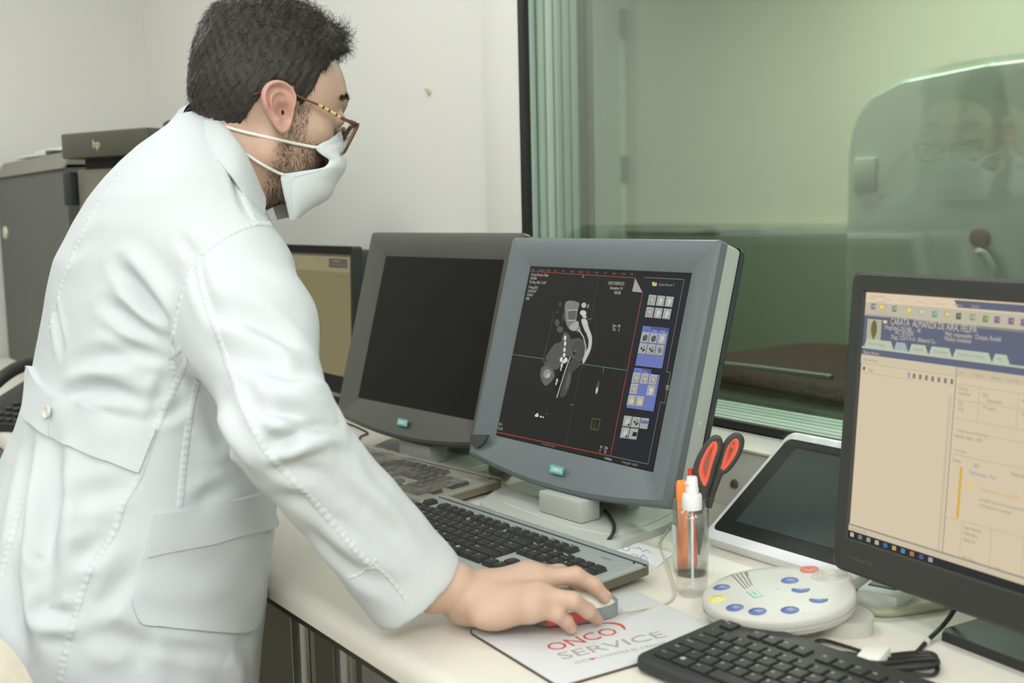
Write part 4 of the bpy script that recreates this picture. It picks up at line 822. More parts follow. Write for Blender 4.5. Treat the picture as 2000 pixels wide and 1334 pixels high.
# ================================================================== left background: film viewer cabinet, printer, phone, papers
cg = mat('cabinet charcoal', (84, 86, 78), .5); cl = mat('cabinet bevel grey', (122, 122, 108), .45)
t = thing('equipment_cabinet', 'large dark grey cabinet with pale top edge behind the man, at far left', 'cabinet', (-3.69, .92, TOP))
m = MB(); G = []
for x in (-.45, .435): G.append([(x, -.08, 0), (x, -.08, .612), (x, -.075, .622), (x, .12, .622), (x, .12, 0)])
m.grid(G, wrap=True); m.poly(G[0]); m.poly(G[1][::-1]); m.build('body', cg, t)
m = MB(); G = []
for x in (-.45, .435): G.append([(x, -.088, .612), (x, -.052, .662), (x, .12, .668), (x, .12, .620), (x, -.084, .612)])
m.grid(G, wrap=True); m.poly(G[0][:4]); m.poly(G[1][:4][::-1]); m.build('bevel_lid', cl, t)
m = MB(); m.lathe([(.022, 0), (.020, .006), (.001, .007)], 24, TZ(-.355, -.08, .43)@RX(PI/2)); m.build('knob', mat('knob cream', (216, 210, 180), .4), t)
t = thing('paper_stack', 'loose pale papers lying on the dark grey cabinet at far left', 'papers', (-3.72, .95, TOP+.668))
for k, (x, y, rz, h) in enumerate(((-.10, .0, .1, .004), (.06, .01, -.2, .010), (.0, .02, .05, .016))): MB().box((x, y, h), (.28, .12, .006), .001, RZ(rz)).build('sheet', pm, t)
px0 = atY(124, 262, .735)
t = thing('document_printer', 'black document printer with a pale badge behind the man\'s shoulder', 'printer', (px0[0], .735, TOP), .40)
pk = mat('printer dark brown grey', (84, 82, 70), .4); pg = mat('printer grey', (120, 118, 102), .45); pk2 = mat('printer black', (46, 48, 46), .4)
hz = px0[2]-TOP
MB().box((.20, .12, (hz-.085)/2), (.35, .22, hz-.085), .006).build('body', pg, t); MB().box((.205, .12, hz-.07), (.33, .19, .03), 0).build('slot_gap', mat('slot black', (22, 22, 20), .6), t)
MB().box((.15, .11, hz-.030), (.30, .24, .060), .006).build('head', pk, t)
m = MB(); m.box((.37, .17, hz-.022), (.15, .2, .07), .012); m.lathe([(.065, -.04), (.065, .030), (.058, .037), (.001, .038)], 36, TZ(.25, .17, hz-.012)); m.build('lid', pk2, t)
m = MB(); text(m, 'hp', .027, TZ(.115, -.0112, hz-.038)@RX(PI/2), bold=.02); m.build('badge', mat('badge cream', (196, 190, 160), .5), t, smooth=0, fix=False)
MB().box((.005, .02, hz-.13), (.03, .05, .08), .004).build('hinge_bracket', pk2, t)
t = thing('desk_phone', 'black desk phone with a curved handset at far left behind the white coat', 'phone', (-2.78, .60, TOP), .5)
ph = mat('phone black', (42, 43, 40), .4)
m = MB(); G = []
for x in (-.11, .11): G.append([(x, -.10, 0), (x, -.10, .018), (x, .09, .085), (x, .10, 0)])
m.grid(G, wrap=True); m.poly(G[0]); m.poly(G[1][::-1]); m.build('base', ph, t, smooth=30)
for r in range(4):
    for c in range(4):
        y = -.085+r*.022; MB().box((-.02+c*.026, y, .018+(y+.1)*.3526+.003), (.018, .014, .006), .002, None).build('phone_key', mat('phone key', (74, 76, 72), .35), t)
hs = crv([(-.085, -.08, .05), (-.088, -.03, .085), (-.088, .03, .115), (-.085, .085, .125), (-.08, .11, .11)], 8)
MB().tube(hs, [.016 if 6 < i < len(hs)-7 else .021 for i in range(len(hs))], 14).build('handset', mat('handset black', (58, 60, 56), .3), t)
# ================================================================== chair at the lower left corner
t = thing('office_chair', 'cream upholstered chair back poking into the lower left corner', 'chair', (-1.36, .09, 0), .5)
cf = mat('chair fabric cream', (214, 206, 186), .8, bump=(40, .5, .01))
ct = np.array(atD(-58, 1272, 1.07)); 
def pad(w, h, d, r): 
    m = MB(); m.prism(rrect(w, h, r, 8), -d/2, d/2, d*.45, seg=5); return m
inv = (TZ(*t.location)@RZ(.5)).inverted(); tp = inv@Vector(ct)
T = TZ(tp.x-.185, tp.y, tp.z-.25)@RX(PI/2-.1)
pad(.43, .50, .085, .12).build('backrest', cf, t, T)
pad(.46, .46, .08, .08).build('seat', cf, t, TZ(tp.x-.185, tp.y-.26, .43))
sx, sy = tp.x-.185, tp.y-.26
MB().lathe([(.028, .06), (.028, .40)], 20, TZ(sx, sy, 0)).build('gas_column', blackm, t)
m = MB(); m.box((0, 0, 0), (.05, .012, .3), .003, TZ(sx, sy+.275, .47)); m.build('back_bracket', blackm, t)
for k in range(5):
    a = 2*PI*k/5+.3; x, y = sx+.27*math.cos(a), sy+.27*math.sin(a)
    leg = MB().tube([(sx, sy, .095), (sx+.14*math.cos(a), sy+.14*math.sin(a), .085), (x, y, .065)], [.02, .017, .013], 10).build('leg', blackm, t)
    MB().lathe([(.001, -.011), (.022, -.011), (.026, -.006), (.026, .006), (.022, .011), (.001, .011)], 20, TZ(x, y, .026)@RZ(a)@RX(PI/2), cap=False).build('caster', blackm, leg)

# ================================================================== the man
class Field:
    """signed distance grid that grows one smooth closed surface"""
    def __init__(s, lo, hi, h):
        s.lo = np.array(lo, float); s.h = h; s.n = np.ceil((np.array(hi)-s.lo)/h).astype(int)+1; s.f = np.full(s.n, 1., np.float32)
    def win(s, lo, hi):
        a = np.maximum(0, np.floor((np.array(lo)-s.lo)/s.h).astype(int)); b = np.minimum(s.n, np.ceil((np.array(hi)-s.lo)/s.h).astype(int)+1)
        if (b <= a).any(): return None
        sl = tuple(slice(i, j) for i, j in zip(a, b))
        return sl, np.meshgrid(*[(s.lo[i]+s.h*np.arange(a[i], b[i])).astype(np.float32) for i in range(3)], indexing='ij')
    def mix(s, sl, d, k, sub=False):
        c = s.f[sl]
        if sub: t = np.clip(.5-.5*(c+d)/k, 0, 1); s.f[sl] = c*(1-t)-d*t+k*t*(1-t)
        else: t = np.clip(.5+.5*(c-d)/k, 0, 1); s.f[sl] = c*(1-t)+d*t-k*t*(1-t)
    def cap(s, a, b, ra, rb=None, k=.01, sub=False):
        rb = ra if rb is None else rb; a, b = np.array(a, float), np.array(b, float); m = max(ra, rb)+max(.03, 2*k)
        w = s.win(np.minimum(a, b)-m, np.maximum(a, b)+m)
        if w is None: return
        sl, (X, Y, Z) = w; d = b-a; L = d@d or 1e-9
        t = np.clip(((X-a[0])*d[0]+(Y-a[1])*d[1]+(Z-a[2])*d[2])/L, 0, 1)
        s.mix(sl, np.sqrt((X-a[0]-t*d[0])**2+(Y-a[1]-t*d[1])**2+(Z-a[2]-t*d[2])**2)-(ra+t*(rb-ra)), k, sub)
    def ell(s, c, r, k=.01, sub=False, rx=0):
        m = max(r)+max(.03, 2*k); w = s.win(np.array(c)-m, np.array(c)+m)
        if w is None: return
        sl, (X, Y, Z) = w; x, y, z = X-c[0], Y-c[1], Z-c[2]
        if rx: cr, sr = math.cos(rx), math.sin(rx); y, z = y*cr+z*sr, -y*sr+z*cr
        k0 = np.sqrt((x/r[0])**2+(y/r[1])**2+(z/r[2])**2); k1 = np.sqrt((x/r[0]**2)**2+(y/r[1]**2)**2+(z/r[2]**2)**2)+1e-6
        s.mix(sl, k0*(k0-1)/k1, k, sub)
    def mesh(s):
        f = s.f; n = f.shape; ins = f < 0
        cs = [(i, j, k) for i in (0, 1) for j in (0, 1) for k in (0, 1)]
        g = lambda A, c: A[c[0]:n[0]-1+c[0], c[1]:n[1]-1+c[1], c[2]:n[2]-1+c[2]]
        cnt = sum(g(ins, c).astype(np.int8) for c in cs); act = np.argwhere((cnt > 0) & (cnt < 8))
        idx = np.full([q-1 for q in n], -1, np.int64); idx[tuple(act.T)] = np.arange(len(act))
        P = np.zeros((len(act), 3)); N = np.zeros(len(act))
        for a in cs:
            for ax in range(3):
                if a[ax]: continue
                b = list(a); b[ax] = 1
                fa = f[tuple((act+a).T)]; fb = f[tuple((act+b).T)]; x = (fa < 0) != (fb < 0); t = np.where(x, fa/np.where(x, fa-fb, 1), 0)
                p = np.tile(np.array(a, float), (len(act), 1)); p[:, ax] += t; P += p*x[:, None]; N += x
        V = (act+P/N[:, None])*s.h+s.lo; F = []
        for ax in range(3):
            o1, o2 = [(1, 2), (2, 0), (0, 1)][ax]
            A = [slice(None)]*3; B = [slice(None)]*3; A[ax] = slice(0, -1); B[ax] = slice(1, None)
            e = np.argwhere(ins[tuple(A)] != ins[tuple(B)]); e = e[(e[:, o1] > 0) & (e[:, o2] > 0) & (e[:, o1] < n[o1]-1) & (e[:, o2] < n[o2]-1)]
            q = []
            for d1, d2 in ((-1, -1), (0, -1), (0, 0), (-1, 0)):
                c = e.copy(); c[:, o1] += d1; c[:, o2] += d2; q.append(idx[tuple(c.T)])
            q = np.stack(q, 1); fl = ~ins[tuple(e.T)]; q[fl] = q[fl][:, ::-1]; F.append(q)
        F = np.concatenate(F); return V, F[(F >= 0).all(1)]
def np_mesh(name, V, F, mats, parent=None, mi=None, smooth=True):
    me = bpy.data.meshes.new(name); me.from_pydata(np.asarray(V, float).tolist(), [], [tuple(q) for q in (F.tolist() if hasattr(F, 'tolist') else F)])
    for m in (mats if isinstance(mats, (list, tuple)) else [mats]): me.materials.append(m)
    if mi is not None: me.polygons.foreach_set('material_index', np.asarray(mi, np.int32))
    if smooth: me.shade_smooth()
    me.update(); o = bpy.data.objects.new(name, me); COL.objects.link(o)
    if parent: o.parent = parent; o.matrix_parent_inverse = Matrix.Translation(-parent.location)
    return o
def vnormals(V, F):
    n = np.zeros_like(V); q = V[F]; fn = np.cross(q[:, 2]-q[:, 0], q[:, 3]-q[:, 1])
    for i in range(4): np.add.at(n, F[:, i], fn)
    return n/(np.linalg.norm(n, axis=1, keepdims=True)+1e-12)
def relax(V, F, it, lam=.5):
    e = np.concatenate([F[:, [0, 1]], F[:, [1, 2]], F[:, [2, 3]], F[:, [3, 0]]]); e = np.concatenate([e, e[:, ::-1]])
    for _ in range(it):
        s_ = np.zeros_like(V); c = np.zeros(len(V)); np.add.at(s_, e[:, 0], V[e[:, 1]]); np.add.at(c, e[:, 0], 1)
        V = V+lam*(s_/np.maximum(c, 1)[:, None]-V)
    return V

rh = RT.copy(); rh[2] = 0; rh /= np.linalg.norm(rh); fh = FW.copy(); fh[2] = 0; fh /= np.linalg.norm(fh); ZU = np.array([0, 0, 1.])
def axes(yaw, pitch):
    f = rh*math.cos(yaw)+fh*math.sin(yaw); F = f*math.cos(pitch)-ZU*math.sin(pitch); U_ = ZU*math.cos(pitch)+f*math.sin(pitch)
    return F, U_, np.cross(F, U_)
HF, HU, HR = axes(math.radians(22), math.radians(15))
H0 = atD(543, 218, 1.395)-HR*.076
HM = np.stack([HR, HF, HU], 1)                       # head local (x right, y forward, z up) to world
hw = lambda P: np.asarray(P, float)@HM.T+H0
def hl(px, py, x=0.): q = atP(px, py, H0+HR*x, HR)-H0; return np.array([x, q@HF, q@HU])
TF, TU, TR = axes(math.radians(26), 0)
NB = atD(398, 300, 1.49)                             # base of the neck
TM = np.stack([TR, TF, ZU], 1); TO = np.array([NB[0], NB[1], 0])
tw = lambda P: np.asarray(P, float)@TM.T+TO
tl = lambda P: (np.asarray(P, float)-TO)@TM
hip = atD(208, 1150, 1.47)
man = thing('person', 'dark-haired man in a white lab coat, face mask and glasses leaning over the desk with one hand on the mouse', 'person', (hip[0], hip[1], 0))
man['label'] = 'man in white lab coat, face mask and glasses leaning over the desk, hand on mouse'
skin = mat('skin', (200, 168, 147), .5, sss=.12, bump=(500, .06, .001), var=(22, .05)); skin_e = mat('skin ear', (208, 164, 148), .48, sss=.15)
# ---- joints
SHR = atD(464, 552, 1.340); ELR = atD(553, 838, 1.17); WRR = np.array(atZ(897, 1152, .788))
mirT = lambda p: tw(tl(p)*np.array([-1, 1, 1]))
SHL = mirT(SHR); WRL = np.array([-1.83, .67, .785]); ELL = (SHL+WRL)/2+np.array([-.13, -.06, .0])
# ---- head and neck
H = Field((-.10, -.19, -.25), (.10, .13, .15), .0021)
H.ell((0, -.002, .043), (.0735, .092, .083), .02)
H.ell((0, -.028, .02), (.070, .066, .062), .02)
H.ell((0, .028, -.028), (.060, .056, .066), .025)
H.ell((0, .047, .035), (.062, .044, .050), .02)
for s_ in (-1, 1):
    H.cap((s_*.053, .000, -.052), (s_*.022, .066, -.084), .016, .014, .02); H.cap((s_*.056, -.002, -.005), (s_*.054, -.001, -.052), .011, .016, .02)
    H.ell((s_*.047, .056, -.006), (.020, .022, .018), .018); H.cap((s_*.008, .083, .044), (s_*.040, .072, .044), .011, .009, .012)
    H.ell((s_*.033, .098, .019), (.019, .016, .014), .012, sub=True); H.ell((s_*.032, .079, .017), (.0145, .0145, .0125), .006)
    H.ell((s_*.0115, .086, -.024), (.0085, .011, .008), .006)
H.cap((0, .081, .030), (0, .094, -.017), .0075, .011, .010); H.cap((0, .076, .02), (0, .080, -.022), .012, .016, .012)
H.cap((0, .068, -.080), (0, .066, -.084), .017, .016, .02)
H.cap((-.018, .080, -.050), (.018, .080, -.050), .0055, .0055, .006); H.cap((-.016, .079, -.058), (.016, .079, -.058), .006, .006, .006)
NK = atD(430, 338, 1.47); nb = (NK-H0)@HM
H.cap((0, -.018, -.03), (0, nb[1], nb[2]), .052, .062, .022); H.cap((0, nb[1], nb[2]), (0, nb[1]-.03, nb[2]-.04), .062, .066, .02)
H.cap((.0, .02, -.075), (0, nb[1]*.6+.03, nb[2]*.75), .028, .03, .03)     # throat
for s_ in (-1, 1): H.ell((s_*.083, .004, .001), (.0135, .015, .019), .006, sub=True)
Vh, Fh = H.mesh(); Vh = relax(Vh, Fh, 2); head_n = len(Vh)
# ---- right ear (and its mirror) as a carved sheet
def ear_mesh(sx):
    NR, NP = 16, 48; G = []; Bk = []
    for i in range(NR+1):
        rho = i/NR; rw = []; bw = []
        for j in range(NP):
            ph = 2*PI*j/NP; c, s_ = math.cos(ph), math.sin(ph)          # c: towards the back of the head, s_: up
            R_ = .0175+.0026*c+(.0135*max(0, s_)**1.4)+(.0125*max(0, -s_)**1.8)-.0035*max(0, -c)*max(0, -s_)
            lo_ = min(1, max(0, -s_*rho)*1.15); p, q = c*R_*rho*(1-.40*lo_), s_*R_*rho; p -= .0035*lo_
            up = min(1, max(0, (s_+.55)/.5)); fr = max(0, -c)
            helix = .0062*math.exp(-((rho-.90)/.085)**2)*up*(1-.35*fr); scapha = -.0030*math.exp(-((rho-.74)/.08)**2)*up*(1-fr)
            anti = .0040*math.exp(-((rho-.56)/.09)**2)*up*(1-fr)
            d2 = ((p+.004)/.0085)**2+((q+.0035)/.0095)**2; concha = -.0115*math.exp(-d2**1.4)
            tri = -.0035*math.exp(-(((p+.001)/.006)**2+((q-.013)/.006)**2)); trag = .0048*math.exp(-(((p+.0125)/.0045)**2+((q+.006)/.006)**2)); anti_t = .003*math.exp(-(((p-.002)/.004)**2+((q+.0135)/.004)**2))
            edge = -.0035*max(0, (rho-.93)/.07)**2
            h = .004+.0035*rho*max(0, c)+helix+scapha+anti+concha+tri+trag+anti_t+edge
            rw.append((p, q, h)); bw.append((p*.98, q*.98, -.0005+.0025*rho*max(0, c)-.0135*(1-rho**2)))
        G.append(rw); Bk.append(bw)
    m = MB(); m.grid(G, wrap=True); m.grid([G[-1], Bk[-1]], wrap=True); m.grid(Bk[::-1], wrap=True)
    V = np.array(m.v); F = np.array(m.f)
    a = math.radians(6); fl = np.stack([(V[:, 0]+.012)*math.cos(a)-V[:, 2]*math.sin(a)*.9-.012, V[:, 1], (V[:, 0]+.012)*math.sin(a)+V[:, 2]*math.cos(a)], 1)
    t = math.radians(13); p = fl[:, 0]*math.cos(t)+fl[:, 1]*math.sin(t); q = fl[:, 1]*math.cos(t)-fl[:, 0]*math.sin(t)
    # p backwards, q up, third outwards
    return np.stack([sx*(.0785+fl[:, 2]*1.15), .0005-p*1.14, .0050+q*1.06], 1), F
parts = [(Vh, Fh, 0)]
for sx in (1, -1):
    V, F = ear_mesh(sx); parts.append((V, F, 1))
m = MB(); m.lathe([(.0001, -.0003), (.0030, 0), (.0026, .0006), (.0001, .0008)], 14, TZ(.0722, .0066, .0008)@RX(.3)@Matrix.Diagonal((1, .62, 1.15, 1))@RY(PI/2), cap=False); parts.append((np.array(m.v), np.array(m.f), 2))
for s_ in (-1, 1):
    m = MB(); m.lathe([(.0122*math.cos(a), .0122*math.sin(a)) for a in np.linspace(-PI/2+.01, PI/2-.01, 14)], 20, TZ(s_*.032, .0802, .017)@RX(-PI/2), cap=False); parts.append((np.array(m.v), np.array(m.f), 3))
    m = MB(); m.lathe([(.0001, .0128), (.0055, .0116)], 18, TZ(s_*.032, .0802, .017)@RX(-PI/2-.25), cap=False); parts.append((np.array(m.v), np.array(m.f), 2))
body = [(hw(V), F, k) for V, F, k in parts]
# ---- right forearm and hand on the mouse
pt = lambda x, y, z: np.array(atZ(x, y, z))
fing = {
 'little': [pt(1036, 1183, .784), pt(1086, 1199, .773), pt(1105, 1213, .762), pt(1116, 1228, .7515)],
 'ring':   [pt(1050, 1160, .793), pt(1119, 1173, .787), pt(1148, 1193, .771), pt(1166, 1209, .754)],
 'middle': [pt(1050, 1129, .800), pt(1124, 1124, .801), pt(1160, 1143, .788), pt(1181, 1166, .773)]}
md = fing['middle']; side = np.array([-.93, -.10, 0])*.0205
fing['index'] = [md[0]+side*.95, md[1]+side*1.12+np.array([0, -.004, -.001]), md[2]+side*1.2+np.array([0, -.002, -.002]), md[3]+side*1.25+np.array([0, .0, -.001])]
fa = atD(735, 1058, 1.255); fb_ = atD(846, 1143, 1.280); lo = np.minimum(np.min(np.concatenate(list(fing.values())), 0), np.minimum(WRR, fa))-.06; hi = np.maximum(np.max(np.concatenate(list(fing.values())), 0), np.maximum(WRR, fa))+.06
A = Field(lo, hi, .0017)
wd = WRR-ELR; wd /= np.linalg.norm(wd)
A.cap(fa, fb_, .036, .0285, .01); A.cap(fb_, WRR, .0285, .0225, .014); A.cap(WRR-wd*.01+side*.25, WRR+side*.3, .0225, .0225, .012); A.cap(WRR-wd*.01-side*.25, WRR-side*.3, .0225, .0215, .012)
rad = {'little': (.0105, .0088, .0076, .0066), 'ring': (.0115, .0096, .0084, .0072), 'middle': (.0120, .0100, .0088, .0076), 'index': (.0120, .0098, .0086, .0074)}
for nme, J in fing.items():
    r = rad[nme]; k = {'little': -.85, 'ring': -.3, 'middle': .3, 'index': .85}[nme]
    base = WRR+wd*.012+side*k*.72+np.array([0, 0, -.002])
    A.cap(base, J[0], .0165, r[0]+.0015, .016)
    A.cap(J[0]+np.array([0, 0, -.008]), base+np.array([0, 0, -.012]), r[0]+.001, .014, .016)
    kf = .008
    A.cap(J[0], J[1], r[0]*.95, r[1]*.95, kf); A.cap(J[1], J[2], r[1], r[2], .005); A.cap(J[2], J[3], r[2], r[3], .005)
hyp = WRR*.52+fing['little'][0]*.48+np.array([.004, -.004, -.016]); A.ell(tuple(hyp), (.020, .026, .0165), .02)
thn = WRR*.6+fing['index'][0]*.4+side*.55+np.array([0, 0, -.010]); A.ell(tuple(thn), (.019, .024, .017), .018)
th = [thn+side*.25, thn+side*1.0+np.array([.004, .038, -.002]), thn+side*.95+np.array([.012, .066, -.008]), thn+side*.72+np.array([.022, .088, -.012])]
A.cap(th[0], th[1], .0165, .0118, .010); A.cap(th[1], th[2], .0115, .0104, .004); A.cap(th[2], th[3], .0104, .0086, .004)
Va, Fa = A.mesh(); Va = relax(Va, Fa, 1)
# knuckle and tendon relief
Na = vnormals(Va, Fa)
for nme, J in fing.items():
    for q, am, w_ in ((J[0]+np.array([0, 0, .01]), .0010, .010), (J[1]+np.array([0, 0, .009]), -.0005, .003)): Va += Na*(am*np.exp(-((Va-q)**2).sum(1)/w_**2))[:, None]
body.append((Va, Fa, 0))
for nme, J in fing.items():       # nails
    d_ = (J[3]-J[2]); d_ /= np.linalg.norm(d_); upn = ZU-d_*(ZU@d_); upn /= np.linalg.norm(upn); sd = np.cross(d_, upn); r = rad[nme][3]
    G = []
    for a in np.linspace(-.9, .9, 7): G.append([tuple(J[3]+d_*t+(upn*math.cos(a)+sd*math.sin(a))*(r+.0006-.0022*max(0, t/.006)**2)) for t in np.linspace(-.005, .0058, 5)])
    m = MB(); m.grid(G); body.append((np.array(m.v), np.array(m.f), 4))
# ---- left forearm and hand, legs and trunk core
Bf = Field((-2.10, .0, .02), (-1.05, .95, 1.40), .010)
for a, b, ra, rb in ((SHL, ELL, .048, .042), (ELL, WRL, .042, .028), (NB+[0, 0, -.07], TO+TF*-.03+ZU*1.0, .055, .10), (TO+TF*-.03+ZU*1.0, np.array([hip[0], hip[1], .84]), .105, .12), (SHL, SHR, .04, .04), (SHR, ELR, .040, .034), (ELR, fa, .038, .036)): Bf.cap(a, b, ra, rb, .03)
feet = []
for s_ in (-1, 1):
    hp_ = np.array([hip[0], hip[1], .80])+TR*.09*s_; kn = hp_+TF*.035+ZU*-.36+TR*.01*s_; an = hp_+TF*-.01+ZU*-.72+TR*.015*s_; feet.append((hp_, kn, an))
    Bf.cap(hp_, kn, .078, .052, .03); Bf.cap(kn, an, .052, .036, .02); Bf.cap(an, an+TF*.12+ZU*-.035, .036, .026, .02)
Vb, Fb = Bf.mesh(); body.append((Vb, Fb, 0))
Lh = Field(WRL-.12, WRL+.16, .0025)
Lh.cap(WRL-(WRL-ELL)*.2, WRL, .029, .026, .01)
for k, ln in ((-1, .075), (-.35, .088), (.35, .094), (1, .086)):
    b0 = WRL+TF*.075-TR*.02*k+ZU*-.008; Lh.cap(WRL+TF*.01-TR*.012*k, b0, .016, .012, .015); e1_ = b0+TF*ln*.5+ZU*-.004; e2_ = b0+TF*ln+ZU*-.024; Lh.cap(b0, e1_, .0105, .009, .004); Lh.cap(e1_, e2_, .009, .0072, .004)
t0 = WRL+TR*.02+TF*.02+ZU*-.01; Lh.cap(t0, t0+TR*.025+TF*.035+ZU*-.008, .015, .011, .01); Lh.cap(t0+TR*.025+TF*.035+ZU*-.008, t0+TR*.03+TF*.07+ZU*-.014, .011, .0085, .004)
Vl, Fl = Lh.mesh(); body.append((Vl, Fl, 0))
V = []; F = []; MI = []; k0 = 0
for v_, f_, mi_ in body: V.append(v_); F += [tuple(int(i)+k0 for i in q) for q in f_]; MI += [mi_]*len(f_); k0 += len(v_)
bodyo = np_mesh('body', np.concatenate(V), F, [skin, skin_e, mat('ear canal dark', (40, 24, 18), .8), mat('eye white', (226, 222, 212), .25), mat('nail', (222, 180, 158), .32)], man, MI)
headbvh = BVHTree.FromPolygons(hw(Vh).tolist(), Fh.tolist())
def cast(bvh, x, y, off=0.):
    d = Vector(ray(x, y)).normalized(); h = bvh.ray_cast(Vector(CAM), d)
    if h[0] is None: return None, None
    n = h[1]; n = n if n.dot(d) < 0 else -n
    return np.array(h[0])+np.array(n)*off, np.array(n)

# ---- lab coat: torso from stacked slices, sleeves grown on, then folds pressed in
coatm = mat('white cotton', (211, 216, 218), .75, spec=.2, bump=(1400, .10, .0006))
seam_m = mat('white seam', (213, 218, 220), .75, spec=.2)
SL = [(1700, -175, 490, .245), (1520, -165, 497, .245), (1340, -135, 507, .245), (1160, -85, 527, .240), (1010, -42, 546, .235), (900, 2, 558, .228), (830, 32, 566, .222), (760, 52, 572, .218), (720, 64, 574, .216), (650, 76, 578, .216), (570, 86, 578, .216), (500, 100, 568, .212), (430, 127, 542, .200), (385, 152, 518, .186), (345, 184, 498, .165), (310, 218, 482, .140), (280, 256, 470, .112), (256, 294, 462, .090), (236, 326, 452, .070), (222, 350, 440, .05)]
dz_, cyl, dfs, wrs = [], [], [], []
sy_ = math.sin(math.radians(26)); cy_ = math.cos(math.radians(26))
for y, L, R, wr in SL:
    dep = 1.475; mid = atD((L+R)/2, y, dep); e = (R-L)/2*dep/FPX
    loc_ = tl(mid); df = math.sqrt(max((e*e-(wr*sy_)**2), .0009))/cy_
    dz_.append(mid[2]); cyl.append((loc_[0], loc_[1])); dfs.append(df); wrs.append(wr)
o_ = np.argsort(dz_); dz_ = np.array(dz_)[o_]; cyl = np.array(cyl)[o_]; dfs = np.array(dfs)[o_]; wrs = np.array(wrs)[o_]
K = Field((-.50, -.36, .40), (.52, .60, 1.41), .0046)
sl, (X, Y, Z) = K.win(K.lo, K.lo+K.h*(K.n-1))
z1 = np.clip(Z[0, 0, :], dz_[0], dz_[-1]); ip = lambda q: np.interp(z1, dz_, q)[None, None, :].astype(np.float32)
cx_, cyy, d_, w_ = ip(cyl[:, 0]*0), ip(cyl[:, 1]+cyl[:, 0]*0), ip(dfs), ip(wrs)
# round the shoulders: the slices are superellipses
px_, py_ = np.abs(X-cx_)/w_, np.abs(Y-cyy)/d_
rr = (px_**2.25+py_**2.25)**(1/2.25); tor = (rr-1)*np.minimum(d_, w_)*.9
tor = np.maximum(tor, .47-Z); tor = np.maximum(tor, (Z-(dz_[-1]))); K.f = tor.astype(np.float32); del X, Y, Z, px_, py_, rr, tor
Vto, Fto = K.mesh(); Vto = tw(relax(Vto, Fto, 4)); tbvh = BVHTree.FromPolygons(Vto.tolist(), Fto.tolist())      # the trunk alone, for placing what is sewn on it
cu_c = atD(811, 1162, 1.262)                               # centre of the cuff opening
def sleeve(F_, S_, E_, *Ws):
    wide = 1.0; S_, E_ = tl(S_), tl(E_)
    F_.cap(S_, S_+(E_-S_)*.35, .071, .0700, .05); F_.cap(S_+(E_-S_)*.35, E_, .0700, .0505, .03); 
    for Wc, r in Ws: F_.cap(E_, tl(Wc), .0515, r, .022)
sleeve(K, atD(458, 552, 1.335), ELR, (atD(846, 1142, 1.285), .044), (atD(800, 1200, 1.265), .036))
cl_l = ELL+(WRL-ELL)*.8
sleeve(K, mirT(atD(458, 552, 1.335)), ELL, (cl_l, .052))
# cuff ends: cut flat, hollow them
def cut_cuff(E_, Wc, nrm, ins):
    E_, Wc, n_ = tl(E_), tl(Wc), (tl(np.array(TO)+nrm)); n_ = n_/np.linalg.norm(n_)
    w = K.win(Wc-.16, Wc+.16); s2, (X, Y, Z) = w
    d = -((X-Wc[0])*n_[0]+(Y-Wc[1])*n_[1]+(Z-Wc[2])*n_[2])
    rad_ = np.sqrt((X-Wc[0])**2+(Y-Wc[1])**2+(Z-Wc[2])**2)-.15
    K.f[s2] = np.maximum(K.f[s2], -np.maximum(d, rad_))
    for q, r in ins: q = tl(q); u_ = (q-E_)/np.linalg.norm(q-E_); K.cap(q-u_*.042, q+u_*.03, r, r-.001, .004, sub=True)
# plane through the near corner, far corner and the line of sight across the cuff
ca, cb = atD(884, 1101, 1.285), atD(741, 1226, 1.255); ed = cb-ca
ax_ = cu_c-ELR; ax_ /= np.linalg.norm(ax_); n1 = ax_-ed*(ax_@ed)/(ed@ed); n1 /= np.linalg.norm(n1)
cut_cuff(ELR, (ca+cb)/2, n1, [(atD(846, 1142, 1.285), .035), (atD(800, 1200, 1.265), .026), (atD(823, 1171, 1.275), .031)])
axl = cl_l-ELL; axl /= np.linalg.norm(axl); cut_cuff(ELL, cl_l, axl, [(cl_l, .046)])
Vc, Fc = K.mesh(); del K
Vc = relax(Vc, Fc, 4); Vc = tw(Vc)
Fc = Fc.copy()
cbvh = BVHTree.FromPolygons(Vc.tolist(), Fc.tolist())
def line3(pts, n=7, bvh=None):
    out = []
    for x, y, *_ in crv([(a, b, 0) for a, b in pts], n):
        p, q = cast(bvh or cbvh, x, y)
        if p is not None: out.append(p)
    return np.array(out)
Nc = vnormals(Vc, Fc)
def fold(pts, amp, w, asym=.6):
    """valley (amp<0) or ridge along a line on the cloth, with a softer lip beside it"""
    global Vc
    L = line3(pts)
    if len(L) < 2: return
    c = L.mean(0); rad_ = np.linalg.norm(L-c, axis=1).max()+4*w; near = np.where(((Vc-c)**2).sum(1) < rad_**2)[0]
    P = Vc[near]; D = np.full(len(P), 9.); T_ = np.zeros(len(P))
    for i in range(len(L)-1):
        a, b = L[i], L[i+1]; d = b-a; t = np.clip(((P-a)@d)/(d@d+1e-12), 0, 1); dd = np.linalg.norm(P-a-t[:, None]*d, axis=1); m_ = dd < D; D[m_] = dd[m_]; T_[m_] = (i+t[m_])/(len(L)-1)
    fall = np.sin(np.clip(T_, .03, .97)*PI)**.6
    Vc[near] += Nc[near]*(amp*fall*(np.exp(-(D/w)**2)-asym*np.exp(-((D-1.9*w)/(.9*w))**2)))[:, None]
X3 = lambda pts: [(x*.5128, 650+y*.5128) for x, y in pts]         # from the lower-left study
X2 = lambda pts: [(x/2.566, 180+y/2.566) for x, y in pts]         # from the upper-left study
